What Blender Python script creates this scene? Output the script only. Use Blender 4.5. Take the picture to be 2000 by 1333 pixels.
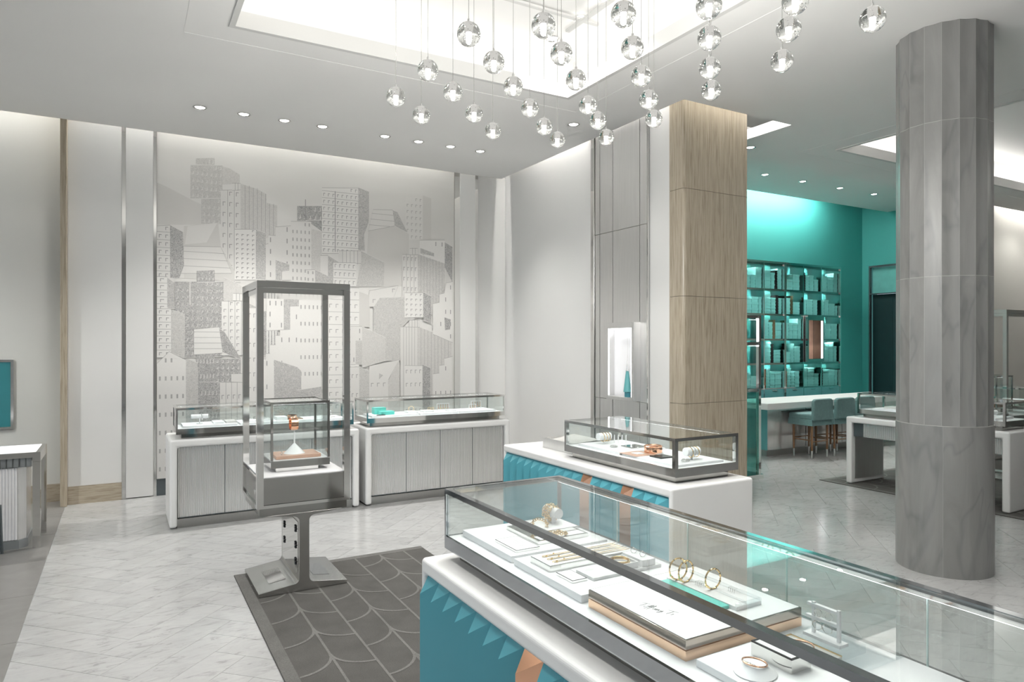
import bpy, math, random
from mathutils import Vector, Matrix
PI = math.pi
SC = bpy.context.scene
COL = SC.collection
for o in list(bpy.data.objects):
    bpy.data.objects.remove(o, do_unlink=True)

# ------------------------------------------------------------------ camera, world, exposure
cd = bpy.data.cameras.new('camera'); cam = bpy.data.objects.new('camera', cd); COL.objects.link(cam)
cam.location = (0, 0, 1.8)
cam.rotation_euler = (PI / 2, 0, -math.atan2(760, 1333))
cd.sensor_width = 36; cd.lens = 24.0; cd.shift_y = 0.00275; cd.clip_start = 0.05
SC.camera = cam
SC.view_settings.view_transform = 'Standard'
SC.view_settings.look = 'None'
SC.view_settings.gamma = 1
SC.view_settings.use_curve_mapping = False
SC.view_settings.exposure = 0.58
w = bpy.data.worlds.new('world'); SC.world = w; w.use_nodes = True
bg = w.node_tree.nodes['Background']
bg.inputs[0].default_value = (0.74, 0.87, 1.0, 1); bg.inputs[1].default_value = 1.0
SC.cycles.max_bounces = 7; SC.cycles.diffuse_bounces = 3; SC.cycles.glossy_bounces = 4
SC.cycles.transmission_bounces = 6; SC.cycles.transparent_max_bounces = 16
SC.cycles.adaptive_threshold = 0.08
SC.cycles.caustics_refractive = False; SC.cycles.caustics_reflective = False
SC.cycles.sample_clamp_indirect = 6.0
SC.cycles.use_light_tree = False

LED_COVE, LED_SLOT, LED_TEAL, LED_CASE, LED_SHELF = 2.6, 80.0, 48.0, 7.0, 240.0
SPOT_W, PENDANT_W = 55.0, 6.5

# ------------------------------------------------------------------ materials
MATS = {}
class NT:
    def __init__(s, name):
        s.m = bpy.data.materials.new(name); s.m.use_nodes = True
        s.t = s.m.node_tree; s.n = s.t.nodes; s.n.clear()
        s.out = s.n.new('ShaderNodeOutputMaterial')
        MATS[name] = s.m
    def add(s, typ, **kw):
        nd = s.n.new(typ)
        for k, v in kw.items():
            if k in nd.inputs: nd.inputs[k].default_value = v
            else: setattr(nd, k, v)
        return nd
    def link(s, a, b): s.t.links.new(a, b)
    def bsdf(s, **kw):
        b = s.n.new('ShaderNodeBsdfPrincipled')
        for k, v in kw.items(): b.inputs[k.replace('_', ' ')].default_value = v
        s.link(b.outputs[0], s.out.inputs[0]); return b
    def coords(s, scale=(1, 1, 1), rand=False, kind='Object'):
        tc = s.n.new('ShaderNodeTexCoord'); mp = s.n.new('ShaderNodeMapping')
        mp.inputs['Scale'].default_value = scale
        s.link(tc.outputs[kind], mp.inputs[0])
        if rand:
            oi = s.n.new('ShaderNodeObjectInfo'); mu = s.n.new('ShaderNodeMath'); mu.operation = 'MULTIPLY'; mu.inputs[1].default_value = 57.0
            s.link(oi.outputs['Random'], mu.inputs[0]); cb = s.n.new('ShaderNodeCombineXYZ')
            for i in range(3): s.link(mu.outputs[0], cb.inputs[i])
            s.link(cb.outputs[0], mp.inputs['Location'])
        return mp.outputs[0]
    def noise(s, vec, scale, detail=3, rough=.5, dist=0):
        nd = s.n.new('ShaderNodeTexNoise'); nd.inputs['Scale'].default_value = scale
        nd.inputs['Detail'].default_value = detail; nd.inputs['Roughness'].default_value = rough; nd.inputs['Distortion'].default_value = dist
        s.link(vec, nd.inputs['Vector']); return nd.outputs['Fac']
    def ramp(s, fac, stops):
        r = s.n.new('ShaderNodeValToRGB'); e = r.color_ramp.elements
        while len(e) < len(stops): e.new(.5)
        for el, (p, c) in zip(e, stops): el.position = p; el.color = (*c, 1) if len(c) == 3 else c
        s.link(fac, r.inputs[0]); return r.outputs[0]
    def bump(s, fac, b, strength=.1, dist=.01):
        bp = s.n.new('ShaderNodeBump'); bp.inputs['Strength'].default_value = strength; bp.inputs['Distance'].default_value = dist
        s.link(fac, bp.inputs['Height']); s.link(bp.outputs[0], b.inputs['Normal'])

def simple(name, col, rough=.5, metal=0., var=.04, vscale=6., spec=.5, bump=0., bscale=60., coat=0.):
    t = NT(name); b = t.bsdf(Roughness=rough, Metallic=metal, Specular_IOR_Level=spec, Coat_Weight=coat)
    v = t.coords(); f = t.noise(v, vscale, 1)
    lo = tuple(max(0, c * (1 - var)) for c in col); hi = tuple(min(1, c * (1 + var)) for c in col)
    t.link(t.ramp(f, [(.3, lo), (.7, hi)]), b.inputs['Base Color'])
    if bump: t.bump(t.noise(v, bscale, 3), b, bump, .004)
    return t.m
def emit(name, col, strength):
    t = NT(name); e = t.add('ShaderNodeEmission'); e.inputs[0].default_value = (*col, 1); e.inputs[1].default_value = strength
    t.link(e.outputs[0], t.out.inputs[0]); return t.m

simple('paint', (.71, .708, .692), .55, var=.012, vscale=1.5)
simple('ceiling_paint', (.90, .895, .88), .7, var=.01, vscale=1.2)
simple('cream_paint', (.72, .70, .65), .6, var=.015, vscale=1.5)
simple('grey_paint', (.66, .66, .63), .6, var=.02, vscale=1.5)
simple('solid_surface', (.80, .80, .79), .28, var=.012, vscale=3)
simple('deck_white', (.86, .86, .87), .35, var=.01)
simple('pad_white', (.82, .82, .83), .45, var=.015, vscale=20)
simple('pad_grey', (.55, .54, .52), .5, var=.03, vscale=20)
simple('pane_edge', (.55, .70, .68), .1, var=.02)
simple('grout_light', (.44, .435, .42), .6, var=.03)
simple('bronze', (.42, .365, .32), .1, 1., var=.04, vscale=3)
simple('tan_metal', (.80, .55, .38), .24, 1., var=.03, vscale=5)
simple('grout', (.36, .36, .35), .8, var=.06, vscale=8)
simple('slate_chrome', (.44, .46, .48), .07, 1., var=.02, vscale=2)
simple('chrome', (.74, .735, .72), .06, 1., var=.01, vscale=2)
simple('satin_steel', (.50, .495, .48), .27, 1., var=.03, vscale=2)
simple('dark_chrome', (.42, .415, .40), .08, 1., var=.02, vscale=2)
simple('gold', (.86, .60, .27), .16, 1., var=.06, vscale=40)
simple('rose_gold', (.88, .50, .33), .12, 1., var=.03, vscale=8)
simple('copper_lacquer', (.50, .28, .17), .22, .75, var=.05, vscale=8)
simple('rose_leather', (.55, .33, .24), .4, var=.05, vscale=14)
simple('silver', (.85, .85, .84), .15, 1., var=.03, vscale=40)
simple('teal_lacquer', (.09, .345, .415), .24, var=.02, vscale=3, spec=.4)
simple('teal_paint', (.075, .43, .405), .55, var=.02, vscale=1.2)
simple('teal_dark', (.003, .026, .029), .5, var=.05)
simple('teal_box', (.17, .53, .50), .5, var=.05, vscale=9)
simple('teal_bright', (.10, .60, .53), .4, var=.02)
simple('teal_cone', (.11, .36, .37), .4, var=.04)
simple('teal_print', (.04, .22, .25), .3, var=.03)
simple('teal_fabric', (.15, .255, .255), .9, var=.06, vscale=30, bump=.15, bscale=300)
simple('grey_fabric', (.055, .055, .058), .9, var=.1, vscale=30, bump=.15, bscale=300)
simple('brown_box', (.23, .105, .045), .45, var=.08, vscale=9)
simple('olive_box', (.055, .06, .03), .35, var=.1)
simple('black', (.012, .012, .013), .3, var=.1)
simple('print_grey', (.13, .13, .13), .5, var=.05)
simple('ink', (.02, .02, .02), .6, var=.05)
simple('slate_mid', (.30, .32, .325), .3, .4, var=.05)
simple('slate_frame', (.12, .14, .15), .25, .5, var=.05)
simple('bulb_frost', (.8, .8, .78), .35, var=.01)
emit('led', (1.0, .98, .945), LED_COVE)
emit('led_slot', (1.0, .98, .945), LED_SLOT)
emit('led_far', (1.0, .98, .945), 6.5)
emit('led_left', (1.0, .98, .945), LED_SLOT * .35)
emit('led_wallcase', (.97, .985, 1.0), LED_CASE * 2.2)
emit('led_niche', (1.0, 1.0, 1.0), 4.5)
emit('led_teal', (1.0, .97, .92), LED_TEAL)
emit('led_case', (.96, .98, 1.0), LED_CASE)
emit('led_shelf', (1.0, .98, .94), LED_SHELF)
emit('cup_glow', (1.0, .97, .92), .45)
simple('dark_wall', (.56, .555, .54), .6, var=.02)
emit('lens', (1.0, .97, .92), 14.0)
emit('bulb_glow', (1.0, .955, .88), 9.0)
emit('lightbox', (1.0, 1.0, 1.0), 1.6)
for q in ('cup_glow', 'bulb_glow', 'lens'): MATS[q].cycles.emission_sampling = 'NONE'
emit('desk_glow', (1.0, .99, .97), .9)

def m_brushed(name, col, rough, metal=1.):
    t = NT(name); b = t.bsdf(Metallic=metal, Roughness=rough)
    v = t.coords((90, 90, .6)); f = t.noise(v, 4, 3)
    t.link(t.ramp(f, [(.25, tuple(c * .82 for c in col)), (.75, col)]), b.inputs['Base Color'])
    t.link(t.ramp(f, [(.2, (rough * .8,) * 3), (.8, (rough * 1.25,) * 3)]), b.inputs['Roughness'])
    t.bump(f, b, .12, .002)
m_brushed('brushed', (.80, .795, .785), .36)
m_brushed('brushed_plinth', (.45, .445, .43), .32)
m_brushed('ribbed', (.78, .77, .755), .17, .65)

def m_marble():
    t = NT('marble'); b = t.bsdf(Roughness=.16, Specular_IOR_Level=.5)
    v = t.coords((1, 1, 1), rand=True)
    f1 = t.noise(v, 1.6, 4, .62, 1.4)
    v2 = t.coords((2.2, 6.0, 2), rand=True); f2 = t.noise(v2, 3.0, 4, .7, .9)
    c1 = t.ramp(f1, [(.30, (.375, .377, .374)), (.52, (.425, .426, .422)), (.75, (.45, .45, .446))])
    c2 = t.ramp(f2, [(.33, (.66, .66, .66)), (.43, (.93, .93, .93)), (.6, (1, 1, 1))])
    mx = t.add('ShaderNodeMixRGB', blend_type='MULTIPLY'); mx.inputs[0].default_value = .8
    t.link(c1, mx.inputs[1]); t.link(c2, mx.inputs[2]); t.link(mx.outputs[0], b.inputs['Base Color'])
m_marble()
def m_stone(name, stops, scale, s, rough, dist=1., veins=None, rand=False):
    t = NT(name); b = t.bsdf(Roughness=rough)
    v = t.coords(scale, rand=rand, kind='Object'); f = t.noise(v, s, 4, .62, dist)
    c = t.ramp(f, stops)
    if veins:
        v2 = t.coords(veins[0], rand=rand, kind='Object'); f2 = t.noise(v2, veins[1], 3, .6, veins[3])
        c2 = t.ramp(f2, [(.475, (1, 1, 1)), (.5, veins[2]), (.525, (1, 1, 1))])
        mx = t.add('ShaderNodeMixRGB', blend_type='MULTIPLY'); mx.inputs[0].default_value = .8
        t.link(c, mx.inputs[1]); t.link(c2, mx.inputs[2]); c = mx.outputs[0]
    t.link(c, b.inputs['Base Color']); t.bump(f, b, .05, .003)
m_stone('travertine', [(.30, (.26, .215, .155)), (.44, (.375, .32, .24)), (.58, (.435, .378, .295)), (.78, (.50, .445, .36))], (26, 26, 1.1), 2.6, .3, .5)
m_stone('travertine_base', [(.30, (.26, .215, .155)), (.44, (.375, .32, .24)), (.58, (.435, .378, .295)), (.78, (.50, .445, .36))], (2, 2, 22), 2.6, .35, .5)
m_stone('grey_marble', [(.25, (.20, .20, .194)), (.5, (.255, .254, .246)), (.75, (.30, .299, .29))], (2.2, 2.2, .5), 2.0, .35, 1.2, ((2.5, 2.5, .8), .8, (.78, .79, .81), .5), True)
m_stone('grey_floor', [(.3, (.185, .18, .17)), (.7, (.235, .23, .22))], (1, 1, 1), 3, .3)
m_stone('wood', [(.3, (.17, .085, .04)), (.7, (.27, .15, .075))], (30, 30, 2), 2, .4)
m_stone('slab_marble', [(.3, (.62, .62, .62)), (.6, (.80, .80, .80))], (8, 8, 8), 2, .2)

def m_carpet(name, col):
    t = NT(name); b = t.bsdf(Roughness=.95, Specular_IOR_Level=.15)
    v = t.coords((1, 1, 1)); f = t.noise(v, 260, 2); g = t.noise(v, 5, 4)
    c1 = t.ramp(f, [(.3, tuple(c * .75 for c in col)), (.7, tuple(c * 1.2 for c in col))])
    c2 = t.ramp(g, [(.3, (.82, .82, .82)), (.7, (1, 1, 1))])
    mx = t.add('ShaderNodeMixRGB', blend_type='MULTIPLY'); mx.inputs[0].default_value = 1
    t.link(c1, mx.inputs[1]); t.link(c2, mx.inputs[2]); t.link(mx.outputs[0], b.inputs['Base Color']); t.bump(f, b, .4, .004)
m_carpet('carpet', (.105, .102, .096)); m_carpet('carpet_line', (.185, .18, .172)); m_carpet('carpet_border', (.15, .147, .14))

def m_print(name, a, bcol, scale=(55, 55, 55)):
    t = NT(name); b = t.bsdf(Roughness=.42, Metallic=.12)
    v = t.coords(scale); f = t.noise(v, 1.0, 3, .75, 2.2)
    t.link(t.ramp(f, [(.40, bcol), (.58, a)]), b.inputs['Base Color']); t.bump(f, b, .05, .001)
for nm, a, bc in (('f0', (0.633, 0.621, 0.599), (0.621, 0.610, 0.588)), ('f1', (0.565, 0.554, 0.531), (0.554, 0.542, 0.520)), ('t0', (0.633, 0.621, 0.599), (0.616, 0.605, 0.582)), ('t1', (0.678, 0.667, 0.644), (0.661, 0.650, 0.627)),
                  ('h0', (0.588, 0.576, 0.554), (0.486, 0.475, 0.458)), ('h1', (0.565, 0.554, 0.531), (0.407, 0.401, 0.390)), ('h2', (0.531, 0.520, 0.503), (0.316, 0.311, 0.305)), ('h3', (0.486, 0.475, 0.463), (0.215, 0.215, 0.211))):
    m_print('mural_' + nm, a, bc)
def m_sky_print():
    t = NT('mural_sky'); b = t.bsdf(Roughness=.42, Metallic=.12)
    v = t.coords((.5, .5, 1.6)); f = t.noise(v, .9, 3, .5, .3)
    t.link(t.ramp(f, [(.35, (.60, .59, .567)), (.7, (.68, .67, .645))]), b.inputs['Base Color'])
m_sky_print()
simple('mural_mk', (.28, .278, .275), .5); simple('mural_lt', (.62, .61, .59), .45); simple('mural_md', (.36, .355, .345), .5)

def m_glass(name, tint, refl=1.0, ior=1.5):
    t = NT(name)
    g = t.add('ShaderNodeNewGeometry'); mi = t.add('ShaderNodeMix'); mi.inputs[2].default_value = ior; mi.inputs[3].default_value = 1 / ior
    t.link(g.outputs['Backfacing'], mi.inputs[0])
    fr = t.add('ShaderNodeFresnel'); t.link(mi.outputs[0], fr.inputs['IOR'])
    mu = t.add('ShaderNodeMath', operation='MULTIPLY'); mu.inputs[1].default_value = refl; t.link(fr.outputs[0], mu.inputs[0])
    tr = t.add('ShaderNodeBsdfTransparent'); tr.inputs[0].default_value = (*tint, 1)
    gl = t.add('ShaderNodeBsdfGlossy'); gl.inputs['Roughness'].default_value = .01; gl.inputs[0].default_value = (1, 1, 1, 1)
    mx = t.add('ShaderNodeMixShader'); t.link(mu.outputs[0], mx.inputs[0]); t.link(tr.outputs[0], mx.inputs[1]); t.link(gl.outputs[0], mx.inputs[2])
    t.link(mx.outputs[0], t.out.inputs[0])
m_glass('glass', (.965, .985, .98)); m_glass('acrylic', (.93, .945, .95), .8); m_glass('glass_green', (.42, .72, .68))
def m_globe():
    t = NT('globe_glass'); b = t.add('ShaderNodeBsdfGlass'); b.inputs[0].default_value = (.93, .935, .93, 1); b.inputs['IOR'].default_value = 1.42; b.inputs['Roughness'].default_value = 0
    v = t.coords((1, 1, 1)); f = t.noise(v, 160, 2, .5, 0)
    bp = t.n.new('ShaderNodeBump'); bp.inputs['Strength'].default_value = .12; bp.inputs['Distance'].default_value = .002
    r = t.ramp(f, [(.62, (0, 0, 0)), (.72, (1, 1, 1))]); t.link(r, bp.inputs['Height']); t.link(bp.outputs[0], b.inputs['Normal'])
    t.link(b.outputs[0], t.out.inputs[0])
m_globe()

# ------------------------------------------------------------------ mesh helpers
class MB:
    def __init__(s): s.v = []; s.f = []; s.mi = []
    def quad(s, pts, m=0):
        n = len(s.v); s.v += [tuple(p) for p in pts]; s.f.append(tuple(range(n, n + len(pts)))); s.mi.append(m); return s
    def box(s, x0, x1, y0, y1, z0, z1, m=0):
        n = len(s.v)
        s.v += [(x0, y0, z0), (x1, y0, z0), (x1, y1, z0), (x0, y1, z0), (x0, y0, z1), (x1, y0, z1), (x1, y1, z1), (x0, y1, z1)]
        for q in ((3, 2, 1, 0), (4, 5, 6, 7), (0, 1, 5, 4), (1, 2, 6, 5), (2, 3, 7, 6), (3, 0, 4, 7)):
            s.f.append(tuple(n + i for i in q)); s.mi.append(m)
        return s
    def prism(s, poly, axis, a0, a1, m=0):
        P = {'x': lambda p, a: (a, p[0], p[1]), 'y': lambda p, a: (p[0], a, p[1]), 'z': lambda p, a: (p[0], p[1], a)}[axis]
        ar = sum(poly[i][0] * poly[(i + 1) % len(poly)][1] - poly[(i + 1) % len(poly)][0] * poly[i][1] for i in range(len(poly)))
        if ar < 0: poly = poly[::-1]
        if axis == 'y': poly = poly[::-1]
        n = len(s.v); k = len(poly)
        s.v += [P(p, a0) for p in poly] + [P(p, a1) for p in poly]
        s.f.append(tuple(n + i for i in range(k))[::-1]); s.f.append(tuple(n + k + i for i in range(k))); s.mi += [m, m]
        for i in range(k):
            j = (i + 1) % k; s.f.append((n + i, n + j, n + k + j, n + k + i)); s.mi.append(m)
        return s
    def lathe(s, c, prof, n=24, m=0, axis='z'):
        b = len(s.v); k = len(prof)
        for i in range(n):
            a = 2 * PI * i / n
            for r, z in prof:
                q = (r * math.cos(a), r * math.sin(a), z)
                if axis == 'x': q = (q[2], q[0], q[1])
                if axis == 'y': q = (q[1], q[2], q[0])
                s.v.append((c[0] + q[0], c[1] + q[1], c[2] + q[2]))
        for i in range(n):
            j = (i + 1) % n
            for t in range(k - 1):
                s.f.append((b + i * k + t, b + j * k + t, b + j * k + t + 1, b + i * k + t + 1)); s.mi.append(m)
        return s
    def cyl(s, c, r, h, n=20, m=0, axis='z', r2=None):
        r2 = r if r2 is None else r2
        return s.lathe(c, [(0, 0), (r, 0), (r2, h), (0, h)], n, m, axis)
    def ball(s, c, r, n=16, m=0, sz=1.):
        return s.lathe(c, [(r * math.sin(PI * i / 10), -r * sz * math.cos(PI * i / 10)) for i in range(11)], n, m)
    def tube(s, pts, r, n=8, m=0, closed=False):
        P = [Vector(p) for p in pts]; b = len(s.v); k = len(P); up = Vector((0, 0, 1))
        for i in range(k):
            if closed: d = P[(i + 1) % k] - P[i - 1]
            else: d = P[min(i + 1, k - 1)] - P[max(i - 1, 0)]
            d.normalize(); u = up.cross(d)
            if u.length < .05: u = Vector((1, 0, 0)).cross(d)
            u.normalize(); w_ = d.cross(u); rr = r[i] if isinstance(r, (list, tuple)) else r
            for j in range(n):
                a = 2 * PI * j / n; q = P[i] + (u * math.cos(a) + w_ * math.sin(a)) * rr; s.v.append(tuple(q))
        for i in range(k if closed else k - 1):
            i2 = (i + 1) % k
            for j in range(n):
                j2 = (j + 1) % n; s.f.append((b + i * n + j, b + i2 * n + j, b + i2 * n + j2, b + i * n + j2)); s.mi.append(m)
        if not closed:
            s.f.append(tuple(b + j for j in range(n))[::-1]); s.f.append(tuple(b + (k - 1) * n + j for j in range(n))); s.mi += [m, m]
        return s
    def ring(s, c, R, r, normal=(0, 0, 1), n=36, k=8, m=0, squash=1., gap=0.):
        N = Vector(normal).normalized(); u = N.orthogonal().normalized(); w_ = N.cross(u)
        if gap: pts = [Vector(c) + u * R * math.cos(a) + w_ * R * squash * math.sin(a) for a in [gap / 2 + (2 * PI - gap) * i / n for i in range(n + 1)]]
        else: pts = [Vector(c) + u * R * math.cos(2 * PI * i / n) + w_ * R * squash * math.sin(2 * PI * i / n) for i in range(n)]
        return s.tube(pts, r, k, m, closed=not gap)
    def build(s, name, mat, parent=None, smooth=False, bevel=0., origin=None, seg=2):
        o0 = Vector(origin) if origin is not None else (WORG.get(parent.name, Vector((0, 0, 0))) if parent else Vector((0, 0, 0)))
        me = bpy.data.meshes.new(name)
        me.from_pydata([(x - o0.x, y - o0.y, z - o0.z) for x, y, z in s.v], [], s.f)
        for mm in ([mat] if isinstance(mat, str) else mat): me.materials.append(MATS[mm])
        if any(s.mi): me.polygons.foreach_set('material_index', s.mi)
        if smooth:
            me.shade_smooth(); me.set_sharp_from_angle(angle=math.radians(38))
        me.update()
        o = bpy.data.objects.new(name, me); COL.objects.link(o)
        if bevel:
            bv = o.modifiers.new('bevel', 'BEVEL'); bv.width = bevel; bv.segments = seg; bv.limit_method = 'ANGLE'; bv.angle_limit = math.radians(35)
        if parent: o.parent = parent
        else: o.location = o0
        WORG[o.name] = o0
        return o
WORG = {}
def tag(o, label, cat, group=None):
    o['label'] = label; o['category'] = cat
    if group: o['group'] = group
    return o
def struct(o): o['kind'] = 'structure'; return o
def thing(name, label, cat, loc, group=None):
    o = bpy.data.objects.new(name, None); COL.objects.link(o); o.location = loc; o.empty_display_size = .1
    WORG[o.name] = Vector(loc); return tag(o, label, cat, group)
def dup(root, loc, label, rotz=0., group=None):
    r = root.copy(); COL.objects.link(r); r.location = loc; r.rotation_euler = (0, 0, rotz); r['label'] = label
    if group: r['group'] = group
    for ch in list(root.children):
        c = ch.copy(); COL.objects.link(c); c.parent = r
        for g in list(ch.children):
            d = g.copy(); COL.objects.link(d); d.parent = c
    return r
def spot(parent, loc, power, size=70, blend=.6, aim=None, col=(1, .98, .945), rad=.04):
    l = bpy.data.lights.new('lamp', 'SPOT'); l.energy = power; l.spot_size = math.radians(size); l.spot_blend = blend; l.color = col; l.shadow_soft_size = rad
    o = bpy.data.objects.new('lamp', l); COL.objects.link(o); o.parent = parent; o.location = Vector(loc) - WORG.get(parent.name, Vector((0, 0, 0)))
    if aim is not None:
        o.rotation_euler = (Vector(aim) - Vector(loc)).to_track_quat('-Z', 'Y').to_euler()
    return o
# ------------------------------------------------------------------ the setting: floor
W, N4 = .205, 4
XB0, XB1, YB0, YB1 = -.553, 14.3, -4.0, 9.6
fl = struct(MB().box(-9, 16, -5, 9.8, -.2, -.004).build('floor', 'grout'))
def clip(poly):
    for ax, lim, sg in ((0, XB0, 1), (0, XB1, -1), (1, YB0, 1), (1, YB1, -1)):
        res = []
        for i in range(len(poly)):
            a, b = poly[i], poly[(i + 1) % len(poly)]
            ia, ib = (a[ax] - lim) * sg >= 0, (b[ax] - lim) * sg >= 0
            if ia: res.append(a)
            if ia != ib:
                t = (lim - a[ax]) / (b[ax] - a[ax]); res.append((a[0] + t * (b[0] - a[0]), a[1] + t * (b[1] - a[1])))
        poly = res
        if len(poly) < 3: return []
    return poly
R2 = math.sqrt(.5); tiles = []; g = .0011
for a in range(-60, 110):
    for b in range(-16, 17):
        bx, by = (a + N4 * b) * W, (a - N4 * b) * W
        for (u0, u1, v0, v1) in ((bx, bx + N4 * W, by, by + W), (bx + N4 * W, bx + (N4 + 1) * W, by + (1 - N4) * W, by + W)):
            u0 += .11; u1 += .11; v0 += .06; v1 += .06
            p = [((u - v) * R2, (u + v) * R2) for u, v in ((u0 + g, v0 + g), (u1 - g, v0 + g), (u1 - g, v1 - g), (u0 + g, v1 - g))]
            cx, cy = sum(q[0] for q in p) / 4, sum(q[1] for q in p) / 4
            if not (XB0 - .6 < cx < XB1 + .6 and YB0 - .6 < cy < YB1 + .6): continue
            q = clip(p)
            if q: tiles.append((q, cx, cy))
CS, CC = math.sin(math.atan2(760, 1333)), math.cos(math.atan2(760, 1333))
def apparent(t):
    _, x, y = t; r = x * CC - y * CS; d = x * CS + y * CC
    if d < .5: return 0
    px, py = 1000 + 1333 * r / d, 672 + 1333 * 1.8 / d
    hidden = (.75 < x < 2.25 and -1 < y < 5.6) or (8.0 < x and y < 5.7) or (.4 < x < 4.1 and y > 7.5) or (x > 8.9 and y > 7.5) or (5 < x < 6 and y > 5.3)
    if hidden or not (-60 < px < 2060 and py < 1400): return 0
    return 1 / d ** 3
tiles.sort(key=apparent, reverse=True)
rest = MB(); sh = {}
for i, (q, cx, cy) in enumerate(tiles):
    if i < 300:
        mb = MB().prism(q, 'z', -.012, 0)
        mb.build('marble_tile', 'marble', fl, origin=(cx, cy, 0)).location = (cx, cy, 0)
    else: rest.prism(q, 'z', -.012, 0)
o = rest.build('marble_tiling', 'marble', fl); o['kind'] = 'stuff'
# darker stone floor left of the marble
gf = struct(MB().box(-9, -.5545, -4.9, 9.6, -.03, -.001).build('floor_annex', 'grout'))
for i in range(6):
    for j in range(10):
        x1 = -.556 - i * .9; y1 = 9.55 - j * .9
        MB().box(x1 - .896, x1, y1 - .896, y1, -.01, .0006).build('stone_tile', 'grey_floor', gf)

# ------------------------------------------------------------------ walls
ZR = 4.95
struct(MB().box(-.53, 5.3, 9.14, 9.4, 0, ZR).build('wall_back', 'paint'))
struct(MB().box(-9, -.53, 9.36, 9.6, 0, ZR).build('wall_back_left', 'grey_paint'))
struct(MB().box(5.10, 6.02, 5.9, 9.4, 0, ZR).build('wall_right', 'paint'))
struct(MB().box(6.02, 14.4, 9.25, 9.45, 0, ZR).build('wall_teal_back', 'teal_paint'))
wt = struct(MB().box(14.16, 14.4, 6.64, 8.1, 0, ZR).box(14.16, 14.4, 9.06, 9.25, 0, ZR).box(14.16, 14.4, 8.1, 9.06, 3.46, ZR).build('wall_teal_side', 'teal_paint'))
struct(MB().box(12.6, 19.8, 6.60, 6.64, 0, ZR).build('wall_cream', 'cream_paint'))
struct(MB().box(19.6, 19.8, -5, 6.46, 0, ZR).build('wall_far_right', 'cream_paint'))
struct(MB().box(-9.2, 19.8, -5.2, -5, 0, ZR).build('wall_front', 'dark_wall'))
struct(MB().box(16, 19.8, -5, 9.8, -.2, -.001).build('floor_far', 'grey_floor'))
# doorway in the teal side wall
d1 = struct(MB().box(14.10, 14.16, 9.03, 9.06, 0, 3.49).box(14.10, 14.16, 8.1, 8.13, 0, 3.49).box(14.10, 14.16, 8.13, 9.03, 3.45, 3.49).box(14.10, 14.16, 8.13, 9.03, 2.87, 2.89).build('door_1', 'slate_frame'))
MB().box(14.2, 14.24, 8.13, 9.03, 2.89, 3.45).build('transom_panel', 'teal_box', d1)
MB().box(14.2, 14.24, 8.13, 8.58, 0, 2.87).build('door_leaf', 'teal_dark', d1)
MB().box(14.2, 14.24, 8.585, 9.03, 0, 2.87).build('door_leaf', 'teal_dark', d1)
# shopfront on the left, open to dim daylight
w1 = struct(MB().box(-9.1, -9, -5, 9.6, 0, .25).box(-9.1, -9, -5, 9.6, 4.0, ZR).build('window_1', 'slate_frame'))
for i in range(7): MB().box(-9.1, -9, -5 + i * 2.4, -4.88 + i * 2.4, .25, 4.0).build('window_mullion', 'slate_frame', w1)
struct(MB().box(-24, -9.0, -12, 16, -.25, -.05).build('ground_outside', 'grey_floor'))

# back wall: stone post, panels, mirror channels, plinths
struct(MB().box(-.60, -.535, 8.98, 9.36, 0, ZR).build('trim_1', 'travertine', bevel=.006))
p = struct(MB().box(-.533, -.012, 9.085, 9.14, .2, 4.9).build('wall_panel_1', 'paint'))
struct(MB().box(-.533, -.012, 9.07, 9.14, 0, .198).build('baseboard_back', 'travertine_base'))
struct(MB().box(-1.9, -.60, 9.34, 9.36, 0, .2).build('baseboard_left', 'travertine_base'))
struct(MB().box(-.010, .030, 9.09, 9.14, 0, 4.9).build('trim_2', 'chrome'))
struct(MB().box(.032, .312, 9.085, 9.14, .01, 4.9).build('wall_panel_2', 'paint'))
struct(MB().box(.314, .346, 9.09, 9.14, 0, 4.9).build('trim_3', 'chrome'))
struct(MB().box(4.216, 4.30, 9.09, 9.14, 0, 4.9).build('trim_4', 'chrome'))
struct(MB().box(4.302, 4.552, 9.085, 9.14, .01, 4.9).build('wall_panel_3', 'paint'))
struct(MB().box(4.554, 4.60, 9.09, 9.14, 0, 4.9).build('trim_5', 'chrome'))
struct(MB().box(.348, 4.214, 9.10, 9.14, 0, .2).build('baseboard_mural', 'slate_frame'))

# ------------------------------------------------------------------ ceiling with its coves
ZC, ZT = 4.28, 4.40
cl = MB()
def slab(x0, x1, y0, y1, z=ZC): cl.box(x0, x1, y0, y1, z, z + .12)
C1 = (.752, 3.88, .9, 5.675); C3 = (7.93, 13.6, 1.2, 5.49)
slab(-9, C1[0], -5, 8.985); slab(C1[0], C1[1], -5, C1[2]); slab(C1[0], C1[1], C1[3], 8.985)
slab(C1[1], 4.94, -5, 8.985); slab(4.94, 6.575, -5, 5.15); slab(6.575, C3[0], -5, 6.36)
slab(C3[0], C3[1], -5, C3[2]); slab(C3[0], C3[1], C3[3], 6.36); slab(C3[1], 19.6, -5, 6.36)
ce = struct(cl.build('ceiling', 'ceiling_paint'))
struct(MB().box(6.575, 14.10, 6.36, 8.645, 4.60, 4.70).box(6.575, 14.10, 6.36, 6.38, 4.40, 4.60).build('ceiling_alcove', 'ceiling_paint'))
struct(MB().box(-9.2, 19.8, -5, 9.6, ZR, ZR + .1).build('ceiling_roof', 'ceiling_paint'))
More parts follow.
